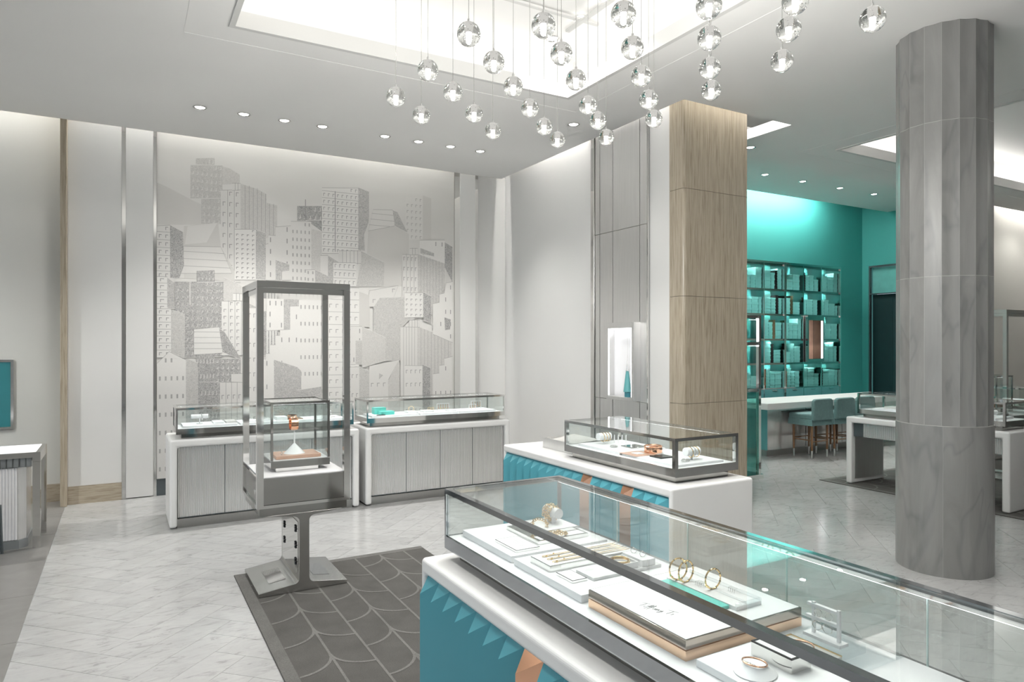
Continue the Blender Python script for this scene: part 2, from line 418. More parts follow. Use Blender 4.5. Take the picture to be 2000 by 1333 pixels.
def cove(n, c, ztop):
    x0, x1, y0, y1 = c; e = .22
    m = MB()
    m.box(x0 - e - .04, x0 - e, y0 - e, y1 + e, ZT, ztop).box(x1 + e, x1 + e + .04, y0 - e, y1 + e, ZT, ztop)
    m.box(x0 - e, x1 + e, y0 - e - .04, y0 - e, ZT, ztop).box(x0 - e, x1 + e, y1 + e, y1 + e + .04, ZT, ztop)
    m.box(x0 - e, x1 + e, y0 - e, y1 + e, ztop, ztop + .04)
    v = struct(m.build('ceiling_cove_%d' % n, 'ceiling_paint'))
    r = MB(); t = .035
    for (a, b, cc, d) in ((x0 - t, x0 + .008, y0 - t, y1 + t), (x1 - .008, x1 + t, y0 - t, y1 + t), (x0 + .008, x1 - .008, y0 - t, y0 + .008), (x0 + .008, x1 - .008, y1 - .008, y1 + t)): r.box(a, b, cc, d, ZC - .012, ZC + .118)
    r.build('cove_rim', 'paint', v)
    s = MB(); q = .15
    s.box(x0 - q, x0 - q + .05, y0, y1, ZT + .01, ZT + .03).box(x1 + q - .05, x1 + q, y0, y1, ZT + .01, ZT + .03)
    s.box(x0, x1, y0 - q, y0 - q + .05, ZT + .01, ZT + .03).box(x0, x1, y1 + q - .05, y1 + q, ZT + .01, ZT + .03)
    s.build('led_strip', 'led' if n == 1 else 'led_far', v)
    # shallow groove framing the opening in the ceiling below
    k = .325; gm = MB(); z0, z1 = ZC - .0022, ZC + .001; wd = .008
    gm.box(x0 - k - wd, x0 - k, y0 - k, y1 + k, z0, z1).box(x1 + k, x1 + k + wd, y0 - k, y1 + k, z0, z1).box(x0 - k, x1 + k, y1 + k, y1 + k + wd, z0, z1).box(x0 - k, x1 + k, y0 - k - wd, y0 - k, z0, z1)
    gm.build('ceiling_bead', 'ceiling_paint', v)
    return v
cv1 = cove(1, C1, 4.75); cv3 = cove(2, C3, 4.75)
# wall-washing strips tucked above the ceiling edges
sl = MB()
sl.box(-.5, 4.1, 8.99, 9.03, 4.86, 4.88).box(4.945, 4.985, 5.4, 8.2, 4.86, 4.88).box(4.97, 6.5, 5.18, 5.24, 4.86, 4.88).box(6.44, 6.5, 5.26, 6.3, 4.86, 4.88)
MB().box(-7.0, -.62, 9.10, 9.15, 4.86, 4.88).build('led_strip', 'led_left', ce)
sl.box(12.9, 19.4, 6.40, 6.46, 4.86, 4.88)
sl.build('led_strip', 'led_slot', ce)
MB().box(6.6, 12.5, 8.80, 8.88, 4.86, 4.88).build('led_strip', 'led_teal', ce)

# ------------------------------------------------------------------ brushed steel wall bay with lit niche
bay = struct(MB().box(5.085, 5.10, 5.835, 6.89, 0, 4.9).build('wall_bay', 'dark_chrome'))
ys = [5.85, 5.98, 6.468, 6.722, 6.82]
for a, b in zip(ys, ys[1:]):
    for z0, z1 in ((.01, 1.138), (1.144, 3.137), (3.144, 4.9)):
        MB().box(5.070, 5.086, a + .004, b - .004, z0, z1).build('steel_panel', 'brushed', bay)
struct(MB().box(5.055, 5.10, 6.825, 6.89, 0, 4.9).build('trim_6', 'chrome'))
struct(MB().box(5.06, 5.10, 5.832, 5.85, 0, 4.9).build('trim_7', 'chrome'))
struct(MB().box(5.092, 5.10, 6.89, 9.14, 0, ZR).box(5.085, 5.10, 5.51, 5.83, 0, ZR).build('wall_right_panel', 'paint'))
nt = thing('wall_niche', 'lit white display niche in brushed steel frame on the wall bay', 'display niche', (5.02, 6.22, 1.15))
X0 = 4.965
MB().box(X0, 5.07, 5.965, 6.0, 1.15, 2.045).box(X0, 5.07, 6.425, 6.46, 1.15, 2.045).box(X0, 5.07, 6.0, 6.425, 1.98, 2.045).box(X0, 5.07, 6.0, 6.425, 1.15, 1.19).build('frame', 'brushed', nt, bevel=.002)
MB().box(X0 + .095, 5.069, 6.0, 6.425, 1.19, 1.98).build('back_panel', 'deck_white', nt)
MB().box(X0 + .004, X0 + .012, 6.412, 6.424, 1.2, 1.97).box(X0 + .004, X0 + .012, 6.002, 6.012, 1.2, 1.97).build('led_strip', 'led_niche', nt)
MB().box(X0 + .03, X0 + .08, 6.02, 6.41, 1.965, 1.979).build('led_strip', 'led_niche', nt)
cn = thing('cone_ornament', 'teal cone tree ornament with silver tip in the lit wall niche', 'ornament', (5.02, 6.135, 1.19))
MB().box(4.995, 5.04, 6.112, 6.158, 1.1902, 1.25).build('block', 'teal_lacquer', cn)
MB().lathe((5.018, 6.135, 1.25), [(0, 0), (.046, 0), (.016, .24), (0, .24)], 20).build('cone', 'teal_cone', cn, smooth=True)
MB().ring((5.018, 6.135, 1.492), .018, .004).ring((5.018, 6.135, 1.505), .016, .003).build('bracelet', 'silver', cn, smooth=True)
MB().lathe((5.018, 6.135, 1.50), [(.012, 0), (.008, .05), (.002, .10), (0, .11)], 12).build('tip', 'silver', cn, smooth=True)
MB().tube([(5.018, 6.135, 1.60), (5.018, 6.135, 1.965)], .0012, 5).build('wire', 'silver', cn)

# ------------------------------------------------------------------ travertine pillar and fluted marble column
pl = struct(MB().box(5.099, 6.024, 5.317, 5.5, 0, ZR).box(5.12, 6.0, 5.5, 5.9, 0, ZR).build('pillar', 'grout_light'))
for z0, z1 in ((0, 1.169), (1.173, 2.299), (2.303, 3.429), (3.433, 4.94)):
    rc = [(5.082 + .045 * (1 - math.sin(a)), 5.30 + .045 * (1 - math.cos(a))) for a in [PI / 2 * i / 6 for i in range(7)]][::-1]
    MB().prism(rc + [(6.03, 5.30), (6.04, 5.31), (6.04, 5.512), (5.082, 5.512)], 'z', z0, z1).build('stone_slab', 'travertine', pl, smooth=True)
CX, CY, CR = 5.779, 3.074, .338
co = struct(MB().cyl((CX, CY, 0), CR - .0165, 4.28, 40).build('column', 'grout_light', smooth=True))
def stave(z0, z1, ang, k, depth, gap):
    m = MB(); out = []; n = 8
    for i in range(n + 1):
        t = i / n; a = gap + t * (ang - 2 * gap); r = CR - depth * math.sin(PI * t); out.append((r * math.cos(a), r * math.sin(a)))
    inn = [((CR - .05) * math.cos(a), (CR - .05) * math.sin(a)) for a in (ang, ang * .5, 0)]
    return m.prism(out + inn, 'z', z0, z1)
for z0, z1, nst, dp, off in ((0, 1.163, 5, -.004, 3.62), (1.165, 2.322, 18, .010, .1), (2.324, 3.522, 18, .010, .1), (3.524, 4.285, 18, .010, .1)):
    ang = 2 * PI / nst; first = None
    for k in range(nst):
        if first is None:
            first = stave(z0, z1, ang, k, dp, .0018).build('stone_stave', 'grey_marble', co, smooth=True); s_ = first
        else: s_ = first.copy(); COL.objects.link(s_)
        s_.location = (CX, CY, 0); s_.rotation_euler = (0, 0, off + k * ang)
    jm = MB()
    for k in range(nst):
        a = off + k * ang; jm.prism([(CX + r_ * math.cos(a + t_), CY + r_ * math.sin(a + t_)) for r_, t_ in ((CR - .03, -.0055), (CR - .0002, -.0055), (CR - .0002, .0055), (CR - .03, .0055))], 'z', z0, z1)
    jm.build('mortar_line', 'grout_light', co)
for z in (1.164, 2.323, 3.523):
    pts = [(CX + (CR + .0003 - (.010 * abs(math.sin(9 * (a - .1))) if z > 1.2 else 0)) * math.cos(a), CY + (CR + .0003 - (.010 * abs(math.sin(9 * (a - .1))) if z > 1.2 else 0)) * math.sin(a)) for a in [2 * PI * i / 180 for i in range(180)]]
    MB().prism(pts, 'z', z - .0022, z + .0022).build('mortar_ring', 'grout_light', co)
MURAL=[
[('h1',[(0.71,3.97),(1.07,4.01),(1.07,3.60),(0.71,3.56)],('l',7,5)),('h1',[(0.83,3.57),(1.05,3.60),(1.05,3.28),(0.83,3.26)],('l',4,4)),('h1',[(0.77,4.06),(0.98,4.09),(0.98,4.00),(0.77,3.98)],('l',5,1)),('h0',[(1.07,4.00),(1.16,3.98),(1.27,3.92),(1.27,3.80),(1.07,3.77)],None)],
[('f1',[(0.35,3.71),(0.46,3.67),(0.71,3.55),(0.83,3.50),(0.83,3.25),(0.35,3.21)],None)],
[('f0',[(3.46,3.87),(3.72,3.89),(3.72,3.29),(3.46,3.27)],('d0',4,7)),('f1',[(3.72,3.92),(3.85,3.89),(3.85,3.30),(3.72,3.29)],None)],
[('f1',[(2.92,3.35),(3.30,3.45),(3.51,3.35),(3.51,2.61),(2.88,2.59)],None),('t0',[(2.99,3.65),(3.27,3.67),(3.30,3.45),(2.92,3.35)],('fl',1,4)),('h2',[(3.27,3.67),(3.34,3.65),(3.49,3.37),(3.30,3.45)],None)],
[('h0',[(1.28,3.81),(1.48,3.76),(1.59,3.71),(1.59,3.60),(1.72,3.58),(1.72,3.15),(1.28,3.12)],('v',9,1)),('t0',[(1.05,3.70),(1.28,3.73),(1.28,2.57),(1.05,2.56)],('vd',3,9)),('t0',[(1.18,3.80),(1.28,3.81),(1.28,3.73),(1.18,3.71)],('v',3,1))],
[('f1',[(0.64,3.22),(1.02,3.29),(1.05,3.00),(1.28,2.58),(0.64,2.59)],None),('t0',[(0.64,2.98),(1.05,3.00),(1.18,2.68),(0.61,2.65)],('fl',1,4)),('f0',[(0.68,3.22),(1.01,3.29),(0.89,3.04),(0.65,3.00)],None)],
[('t1',[(1.21,3.23),(1.46,3.25),(1.46,2.61),(1.21,2.60)],('d',4,11)),('h2',[(1.46,3.25),(1.58,3.21),(1.58,2.62),(1.46,2.62)],None)],
[('t0',[(0.35,3.20),(0.49,3.22),(0.49,2.57),(0.35,2.57)],('df',2,7)),('h3',[(0.49,3.22),(0.63,3.15),(0.64,2.74),(0.59,2.59),(0.49,2.59)],None)],
[('h3',[(1.97,3.60),(2.29,3.63),(2.29,3.43),(1.97,3.40)],('l',5,2)),('h3',[(2.08,3.42),(2.29,3.44),(2.29,3.29)],None),('mk',[(2.07,3.69),(2.08,3.69),(2.08,3.42),(2.07,3.42)],None)],
[('t1',[(2.29,3.87),(2.78,3.92),(2.78,3.03),(2.29,3.00)],('df',8,10)),('h2',[(2.78,3.93),(2.93,3.89),(2.93,3.48),(2.86,3.29),(2.87,3.07),(2.78,3.08)],None),('mk',[(2.46,3.84),(2.47,3.84),(2.47,3.03),(2.46,3.03)],None),('mk',[(2.60,3.86),(2.60,3.86),(2.60,3.04),(2.60,3.04)],None)],
[('t0',[(1.58,2.61),(1.58,3.07),(1.61,3.08),(1.61,3.19),(1.70,3.19),(1.70,3.30),(1.99,3.35),(1.99,2.63)],('s',4,5)),('t0',[(1.89,3.39),(2.15,3.41),(2.15,2.61),(1.89,2.60)],('q',5,8)),('h0',[(2.15,3.32),(2.29,3.29),(2.28,2.62),(2.15,2.61)],None),('h2',[(1.70,2.88),(1.87,2.83),(1.87,2.75),(1.78,2.73),(1.78,2.62),(1.70,2.62)],None)],
[('t0',[(2.27,2.97),(2.37,2.98),(2.37,2.57),(2.27,2.56)],None),('h2',[(2.37,2.98),(2.51,2.90),(2.48,2.57),(2.37,2.57)],None)],
[('t0',[(2.51,3.05),(2.82,3.07),(2.82,2.90),(2.51,2.88)],('v',6,1)),('h1',[(2.82,3.07),(3.15,2.93),(3.14,2.60),(2.75,2.58),(2.82,2.91)],None),('t1',[(2.44,2.89),(2.75,2.90),(2.75,2.58),(2.44,2.57)],('df',5,3))],
[('t0',[(2.08,2.77),(2.20,2.78),(2.20,2.60),(2.08,2.60)],('q',2,2)),('h2',[(2.20,2.78),(2.38,2.70),(2.38,2.61),(2.20,2.60)],None)],
[('t1',[(3.67,3.28),(4.06,3.31),(4.06,2.91),(3.67,2.89)],('s',4,3)),('h3',[(4.06,3.28),(4.18,3.22),(4.18,2.70),(4.06,2.91)],None),('h2',[(3.68,3.17),(3.89,3.11),(3.89,3.06),(3.68,3.09)],None)],
[('h1',[(3.64,3.08),(4.06,2.97),(4.06,2.23),(3.64,2.22)],('v',9,1)),('t0',[(3.41,3.06),(3.64,3.07),(3.64,2.22),(3.41,2.22)],('vd',4,6)),('t0',[(3.52,3.15),(3.64,3.16),(3.64,3.07),(3.52,3.06)],('v',3,1))],
[('t1',[(0.35,2.60),(0.46,2.60),(0.46,2.20),(0.35,2.19)],('df',1,5)),('h2',[(0.46,2.59),(0.53,2.54),(0.54,2.22),(0.46,2.23)],None)],
[('h3',[(0.54,2.55),(1.08,2.57),(1.08,1.64),(0.54,1.64)],('l',10,11)),('h3',[(0.78,2.69),(0.98,2.71),(0.98,2.56),(0.78,2.55)],('l',5,2)),('h0',[(1.08,2.63),(1.29,2.53),(1.29,2.33),(1.08,2.31)],None),('t0',[(0.60,2.56),(0.60,2.56),(0.60,2.26),(0.60,2.26)],None),('t0',[(0.70,2.56),(0.71,2.56),(0.71,2.27),(0.70,2.27)],None)],
[('t1',[(1.06,2.33),(1.36,2.34),(1.36,1.66),(1.06,1.66)],('vd',4,8)),('t1',[(1.19,2.43),(1.30,2.43),(1.30,2.34),(1.19,2.34)],('v',3,1)),('t1',[(1.36,2.25),(1.47,2.25),(1.47,1.02),(1.36,1.02)],('d',2,11)),('h2',[(1.36,2.32),(1.47,2.27),(1.47,2.25),(1.36,2.25)],None)],
[('h3',[(0.77,1.68),(0.98,1.68),(0.98,1.02),(0.77,1.03)],('l',6,8)),('h3',[(0.98,1.62),(1.28,1.62),(1.28,1.31),(0.98,1.32)],('l',5,4)),('h3',[(0.81,1.34),(1.06,1.33),(1.06,1.02),(0.81,1.03)],('l',6,4)),('t1',[(0.75,1.98),(1.03,2.01),(1.07,1.69),(0.75,1.67)],('fl',1,5)),('h3',[(1.03,2.00),(1.10,1.94),(1.29,1.60),(1.07,1.70)],None)],
[('t1',[(0.35,2.22),(0.50,2.22),(0.50,1.64),(0.35,1.64)],('df',2,7)),('h1',[(0.50,2.21),(0.65,2.16),(0.65,1.63),(0.50,1.70)],None)],
[('t1',[(0.35,1.57),(0.48,1.71),(0.66,1.61),(0.66,0.87),(0.35,0.88)],('q',5,7)),('h1',[(0.66,1.63),(0.79,1.57),(0.81,0.98),(0.66,0.92)],None),('mk',[(0.48,1.70),(0.48,1.70),(0.48,1.06),(0.48,1.06)],None)],
[('t0',[(1.04,1.33),(1.30,1.32),(1.30,1.00),(1.04,1.01)],('vd',4,3)),('t0',[(1.17,1.43),(1.30,1.43),(1.30,1.32),(1.17,1.33)],None)],
[('h3',[(1.55,2.22),(1.73,2.23),(1.73,1.66),(1.55,1.66)],('vl',5,1)),('t1',[(1.59,2.38),(1.80,2.39),(1.80,1.98),(1.59,1.97)],('s',3,3)),('h2',[(1.80,2.39),(2.02,2.40),(2.02,1.98),(1.80,1.98)],None)],
[('t1',[(1.54,1.12),(1.54,1.61),(1.58,1.61),(1.58,1.68),(1.63,1.68),(1.63,1.79),(1.70,1.79),(1.70,1.91),(1.75,1.91),(1.75,1.98),(1.88,1.99),(1.88,2.29),(2.09,2.30),(2.09,1.10)],('s',6,7)),('t1',[(1.99,2.38),(2.36,2.39),(2.36,1.07),(1.99,1.09)],('q',7,10)),('h2',[(1.68,1.60),(1.80,1.56),(1.97,1.50),(2.02,1.45),(2.02,1.17),(1.68,1.18)],None),('h2',[(1.96,1.20),(2.29,1.24),(2.29,1.08),(1.96,1.09)],None)],
[('t1',[(2.36,2.55),(2.79,2.56),(2.79,1.03),(2.36,1.04)],('df',5,14)),('f1',[(2.79,2.51),(2.94,2.46),(2.94,2.03),(2.79,2.03)],None)],
[('t0',[(2.93,2.53),(3.35,2.62),(3.28,2.45),(3.10,2.32),(2.93,2.31)],('d',3,2)),('h1',[(2.99,2.31),(3.08,2.44),(3.43,2.46),(3.61,2.27),(3.61,2.16),(3.51,2.14),(3.40,2.04),(3.38,1.57),(3.16,1.57),(2.99,1.93)],None)],
[('t0',[(2.67,2.04),(2.83,2.04),(2.83,1.52),(2.67,1.52)],('s',2,4)),('h0',[(2.83,2.04),(3.16,1.89),(3.16,1.57),(2.83,1.48)],None),('h1',[(2.74,1.85),(2.83,1.85),(2.83,1.52),(2.74,1.52)],None)],
[('t0',[(2.67,1.49),(2.79,1.49),(2.79,1.04),(2.67,1.05)],('d',2,5)),('h1',[(2.79,1.49),(2.93,1.43),(2.94,1.04),(2.79,1.04)],None)],
[('t0',[(2.93,1.50),(3.36,1.58),(3.20,1.30),(3.20,1.05),(2.93,1.05)],('d',5,2)),('h2',[(3.07,1.40),(3.13,1.37),(3.07,1.31)],None),('h0',[(3.36,1.58),(3.39,1.03),(3.20,1.04),(3.20,1.28)],None)],
[('h0',[(3.63,2.05),(3.93,1.95),(4.16,1.82),(4.16,0.99),(3.63,1.01)],('v',10,1)),('t0',[(3.38,2.04),(3.63,2.04),(3.63,1.01),(3.38,1.02)],('v',6,1)),('t0',[(3.51,2.14),(3.67,2.14),(3.67,2.04),(3.51,2.04)],('v',4,1))],
[('t1',[(3.44,2.52),(3.72,2.53),(3.72,2.18),(3.44,2.17)],('d',4,5)),('h3',[(3.72,2.54),(3.84,2.49),(3.84,2.10),(3.72,2.14)],None)],
[('t1',[(3.87,1.94),(3.87,2.38),(3.97,2.40),(3.97,2.52),(4.05,2.54),(4.08,2.69),(4.18,2.71),(4.18,1.82),(3.93,1.92)],('s',4,5)),('h3',[(4.05,2.19),(4.15,2.16),(4.14,2.01),(4.06,2.00)],None)],
[('t1',[(3.44,1.50),(3.71,1.49),(3.71,1.00),(3.44,1.01)],('d',4,7)),('h3',[(3.71,1.51),(3.83,1.46),(3.83,1.00),(3.71,1.00)],None)],
[('t1',[(3.87,1.00),(3.87,1.37),(3.97,1.38),(3.97,1.49),(4.05,1.50),(4.05,1.59),(4.18,1.62),(4.18,0.98)],('s',4,4))],
]
# ------------------------------------------------------------------ mural of printed towers
mu = thing('skyline_mural', 'large grey printed skyline mural of crowded towers on the back wall', 'mural', (2.28, 9.12, .2))
MB().box(.348, 4.214, 9.098, 9.125, .2, 4.9).build('backing_panel', 'mural_sky', mu)
MK = {'mk': 8, 'lt': 9, 'md': 10}
TONES = ['f0', 'f1', 't0', 't1', 'h0', 'h1', 'h2', 'h3']
MM = ['mural_' + t for t in TONES] + ['mural_mk', 'mural_lt', 'mural_md']
def inside(p, poly):
    c = False; n = len(poly)
    for i in range(n):
        (x1, y1), (x2, y2) = poly[i], poly[i - 1]
        if (y1 > p[1]) != (y2 > p[1]) and p[0] < (x2 - x1) * (p[1] - y1) / (y2 - y1) + x1: c = not c
    return c
rng = random.Random(4)
for bi, parts in enumerate(MURAL):
    m = MB(); y = 9.0975 - .0005 * bi
    def flat(poly, mi, yy):
        ar = sum(poly[i][0] * poly[(i + 1) % len(poly)][1] - poly[(i + 1) % len(poly)][0] * poly[i][1] for i in range(len(poly)))
        if ar < 0: poly = poly[::-1]
        m.quad([(x, yy, z) for x, z in poly], mi)
    for pi_, (tone, poly, pat) in enumerate(parts):
        yy = y - .00004 * pi_; poly = [(x, .205 if z < 1.2 else z) for x, z in poly]
        flat(poly, 8 if tone == 'mk' else TONES.index(tone), yy)
        yl = yy - .00002
        # thin outline along the top edges
        if tone[0] in 'th':
            for i in range(len(poly)):
                (xa, za), (xb, zb) = poly[i], poly[(i + 1) % len(poly)]
                if abs(xb - xa) > .02:
                    flat([(xa, za), (xb, zb), (xb, zb - .006), (xa, za - .006)], 10 if tone[0] == 't' else 9, yl)
        if not pat: continue
        kind, nc, nr = pat
        xs = [q[0] for q in poly]; zs = [q[1] for q in poly]; x0, x1, z0, z1 = min(xs), max(xs), min(zs), max(zs)
        cw, ch = (x1 - x0) / nc, (z1 - z0) / nr; t = .0075
        if 'v' in kind:
            k = 9 if kind == 'vl' else 10
            for i in range(1, nc):
                x = x0 + i * cw; zz = z1
                while zz > z0 and not inside((x, zz - .01), poly): zz -= .02
                flat([(x, z0), (x + (.02 if kind == 'vl' else .006), z0), (x + (.02 if kind == 'vl' else .006), zz), (x, zz)], k, yl)
        if 'f' in kind:
            for j in range(1, nr):
                z = z0 + j * ch; xa, xb = x0, x1
                while xa < xb and not inside((xa + .01, z), poly): xa += .01
                while xb > xa and not inside((xb - .01, z), poly): xb -= .01
                flat([(xa, z), (xb, z), (xb, z + .006), (xa, z + .006)], 10, yl)
        if kind in ('l', 'd', 'df', 'vd', 'd0', 's', 'q'):
            for i in range(nc):
                for j in range(nr):
                    x = x0 + (i + .5) * cw; z = z0 + (j + .5) * ch; wx = min(.042, cw * .42); wz = min(.05, ch * .42)
                    if not (inside((x - wx * .5, z + wz * .5), poly) and inside((x + wx * .5, z - wz * .5), poly) and inside((x + wx, z + wz), poly)): continue
                    if kind == 'l':
                        flat([(x - wx / 2, z - wz / 2), (x + wx / 2, z - wz / 2), (x + wx / 2, z - wz / 2 + t), (x - wx / 2, z - wz / 2 + t)], 9, yl)
                        flat([(x + wx / 2 - t, z - wz / 2), (x + wx / 2, z - wz / 2), (x + wx / 2, z + wz / 2), (x + wx / 2 - t, z + wz / 2)], 9, yl)
                    elif kind == 's':
                        if rng.random() < .6: flat([(x, z - wz * .6), (x + .012, z - wz * .6), (x + .012, z + wz * .6), (x, z + wz * .6)], 8, yl)
                    elif kind == 'q':
                        flat([(x - wx * .35, z - wz / 2), (x + wx * .35, z - wz / 2), (x + wx * .35, z + wz / 2), (x - wx * .35, z + wz / 2)], 10, yl)
                    else:
                        k = 10 if kind == 'd0' else 8
                        flat([(x - wx / 2, z + wz / 2 - t), (x + wx / 2, z + wz / 2 - t), (x + wx / 2, z + wz / 2), (x - wx / 2, z + wz / 2)], k, yl)
                        flat([(x - wx / 2, z - wz / 2), (x - wx / 2 + t, z - wz / 2), (x - wx / 2 + t, z + wz / 2), (x - wx / 2, z + wz / 2)], k, yl)
    m.build('printed_tower', MM, mu)

# ------------------------------------------------------------------ carpets
def rug(x0, x1, y0, y1, label, phase=0, xl=99):
    r = thing('carpet', label, 'carpet', ((x0 + x1) / 2, (y0 + y1) / 2, 0))
    MB().box(x0, x1, y0, y1, .0008, .008).build('pile', 'carpet', r)
    b = .075; zt = .0095
    MB().box(x0 + .002, x0 + b, y0, y1 - .002, .002, zt).box(x0 + b, x1, y1 - b, y1 - .002, .002, zt).build('border', 'carpet_border', r)
    ln = []
    def ribbon(pts, wd, zt=zt):
        m = MB()
        for a, c in zip(pts, pts[1:]):
            d = Vector((c[0] - a[0], c[1] - a[1])); 
            if d.length < 1e-6: continue
            n = Vector((-d.y, d.x)).normalized() * wd / 2
            m.quad([(a[0] + n.x, a[1] + n.y, zt), (a[0] - n.x, a[1] - n.y, zt), (c[0] - n.x, c[1] - n.y, zt), (c[0] + n.x, c[1] + n.y, zt)])
        return m
    cell = .2135; n = int((min(x1, xl) - x0 - b) / cell); k = 0
    for i in range(0, n + 1):
        x = x0 + b + .003 + i * cell
        if i: ribbon([(x, y0), (x, y1 - b)], .015).build('scale_line', 'carpet_line', r)
        if i % 2 == 0: continue
        off = 0 if (i // 2) % 2 == 0 else .2
        yn = y1 - b - .03 - off
        while yn > y0 + .3:
            for sg in (-1, 1):
                pts = [(x + sg * cell * (1 - math.cos(t * PI / 16)), yn - .2 * math.sin(t * PI / 16)) for t in range(9)]
                if pts[-1][0] < min(x1, xl): ribbon(pts, .018, zt + .0002 + .00005 * (sg + 1)).build('scale_line', 'carpet_line', r)
            yn -= .402
    return r
rug(.747, 2.29, -.6, 5.655, 'dark grey carpet with scale pattern under the near teal island')
rug(7.975, 11.6, 1.4, 5.81, 'dark grey carpet beyond the round marble column', xl=9.2)

# ------------------------------------------------------------------ glass showcase
def case(label, x0, x1, y0, y1, post=.02, name='glass_showcase', base=.866, group=None, long='y', led=True, fm='chrome', cuts=(), lm='led_wallcase'):
    t = thing(name, label, 'showcase', ((x0 + x1) / 2, (y0 + y1) / 2, base))
    zb, dk, zt, g = .912, .963, 1.17, .006
    MB().box(x0 + .05, x1 - .05, y0 + .05, y1 - .05, base, zb).build('plinth', 'dark_chrome', t)
    m = MB().box(x0, x1, y0, y0 + .012, zb, dk + .002).box(x0, x1, y1 - .012, y1, zb, dk + .002).box(x0, x0 + .012, y0 + .012, y1 - .012, zb, dk + .002).box(x1 - .012, x1, y0 + .012, y1 - .012, zb, dk + .002).box(x0 + .012, x1 - .012, y0 + .012, y1 - .012, zb, zb + .01)
    m.build('base_band', fm, t)
    MB().box(x0 + .013, x1 - .013, y0 + .013, y1 - .013, zb + .012, dk).build('deck', 'deck_white', t)
    for (a, c) in ((x0, y0), (x1 - post, y0), (x0, y1 - post), (x1 - post, y1 - post)):
        MB().box(a, a + post, c, c + post, dk + .002, zt - .02).build('post', fm, t)
    rw = .026
    m = MB().box(x0, x1, y0, y0 + rw, zt - .021, zt).box(x0, x1, y1 - rw, y1, zt - .021, zt).box(x0, x0 + rw, y0 + rw, y1 - rw, zt - .021, zt).box(x1 - rw, x1, y0 + rw, y1 - rw, zt - .021, zt)
    m.build('top_frame', fm, t)
    MB().box(x0 + rw, x1 - rw, y0 + rw, y1 - rw, zt - .008, zt - .001).build('pane', 'glass', t)
    z0, z1 = dk + .002, zt - .021
    MB().box(x0 + .005, x0 + .011, y0 + post, y1 - post, z0, z1).build('pane', 'glass', t)
    cc = [y1 - post] + list(cuts) + [y0 + post]
    for i, (b, a) in enumerate(zip(cc, cc[1:])):
        dx = .007 * (i % 2); pn = MB().box(x1 - .011 - dx, x1 - .006 - dx, a, b - .001, z0, z1).build('pane' if not cuts else 'sliding_pane', 'glass', t)
        if cuts and i < len(cuts): MB().box(x1 - .0112 - dx, x1 - .0058 - dx, a - .003, a - .0002, z0, z1).build('pane_edge', 'pane_edge', pn)
    MB().box(x0 + post, x1 - post, y0 + .005, y0 + .011, z0, z1).build('pane', 'glass', t)
    MB().box(x0 + post, x1 - post, y1 - .011, y1 - .005, z0, z1).build('pane', 'glass', t)
    if led:
        z = zt - .020; w_ = .010; hs = MB(); lq = MB()
        if long == 'y': rr = ((x0 + rw, x0 + rw + w_, y0 + .04, y1 - .04), (x1 - rw - w_, x1 - rw, y0 + .04, y1 - .04))
        else: rr = ((x0 + .04, x1 - .04, y0 + rw, y0 + rw + w_), (x0 + .04, x1 - .04, y1 - rw - w_, y1 - rw))
        for (a, b, c, d) in rr:
            hs.box(a, b, c, d, z, z + .011); lq.quad([(a, c, z - .0006), (a, d, z - .0006), (b, d, z - .0006), (b, c, z - .0006)])
        h_ = hs.build('led_housing', 'chrome', t); lq.build('led_strip', lm, h_)
    return t
# ------------------------------------------------------------------ teal islands with faceted fronts
def island(label, x0, x1, y0, y1, rose=(), pitch=.1145, zf=.001):
    t = thing('island_counter', label, 'counter', ((x0 + x1) / 2, (y0 + y1) / 2, 0))
    th, zt, e = .066, .865, .036
    U = [(y0, zf), (y0, zt), (y1, zt), (y1, zf), (y1 - e, zf), (y1 - e, zt - th), (y0 + e, zt - th), (y0 + e, zf)]
    MB().prism(U, 'x', x0, x1).build('shell', 'solid_surface', t, bevel=.03, seg=5)
    XR = x0 + .023
    MB().box(XR, x1 - .03, y0 + e, y1 - e, .08, zt - th).build('carcass', 'teal_lacquer', t)
    MB().box(x0 + .06, x1 - .06, y0 + e, y1 - e, zf, .08).build('plinth', 'brushed_plinth', t)
    n = int((y1 - y0 - 2 * e) / pitch); pt = (y1 - y0 - 2 * e) / n; zT, zP, zb, pr = .795, .728, .075, .05
    for i in range(n):
        a = y1 - e - i * pt; b = a - pt + .0015; xr = XR - .001; m = MB()
        P = (xr - pr, a - .022, zP); Pb = (xr - pr, a - .022, zb); Tn = (xr, b, zT); Nb = (xr, b, zb); T = (xr, a, zT); Bb = (xr, a, zb)
        m.quad([P, Pb, Nb, Tn]); m.quad([T, P, Tn]); m.quad([T, Bb, Pb, P]); m.quad([Pb, Bb, Nb]); m.quad([T, Tn, Nb, Bb])
        m.build('lacquer_facet', 'rose_gold' if i in rose else 'teal_lacquer', t)
    return t
island('near white island counter with large teal faceted front', 1.135, 1.90, .15, 2.797, rose=(7, 12), zf=.0105)
island('teal fronted white island counter in the middle of the room', 3.07, 3.83, 3.31, 5.553, rose=(10, 14))
FGC = case('long near glass showcase of gold bracelets on the teal island', 1.217, 1.818, .25, 2.727, post=.014, fm='slate_chrome', cuts=(2.28, 1.86, 1.435, 1.0), lm='led_case')
ISC = case('short glass showcase on the middle teal island', 3.18, 3.775, 3.395, 4.70, post=.028)
lid = thing('display_tray', 'grey metal tray with crumpled liner beside the middle showcase', 'tray', (3.5, 5.1, .866))
MB().box(3.30, 3.31, 4.76, 5.225, .866, .955).box(3.62, 3.63, 4.76, 5.225, .866, .955).box(3.31, 3.62, 5.215, 5.225, .866, .955).box(3.31, 3.62, 4.76, 4.77, .866, .955).box(3.31, 3.62, 4.77, 5.215, .866, .872).build('walls', 'brushed', lid)
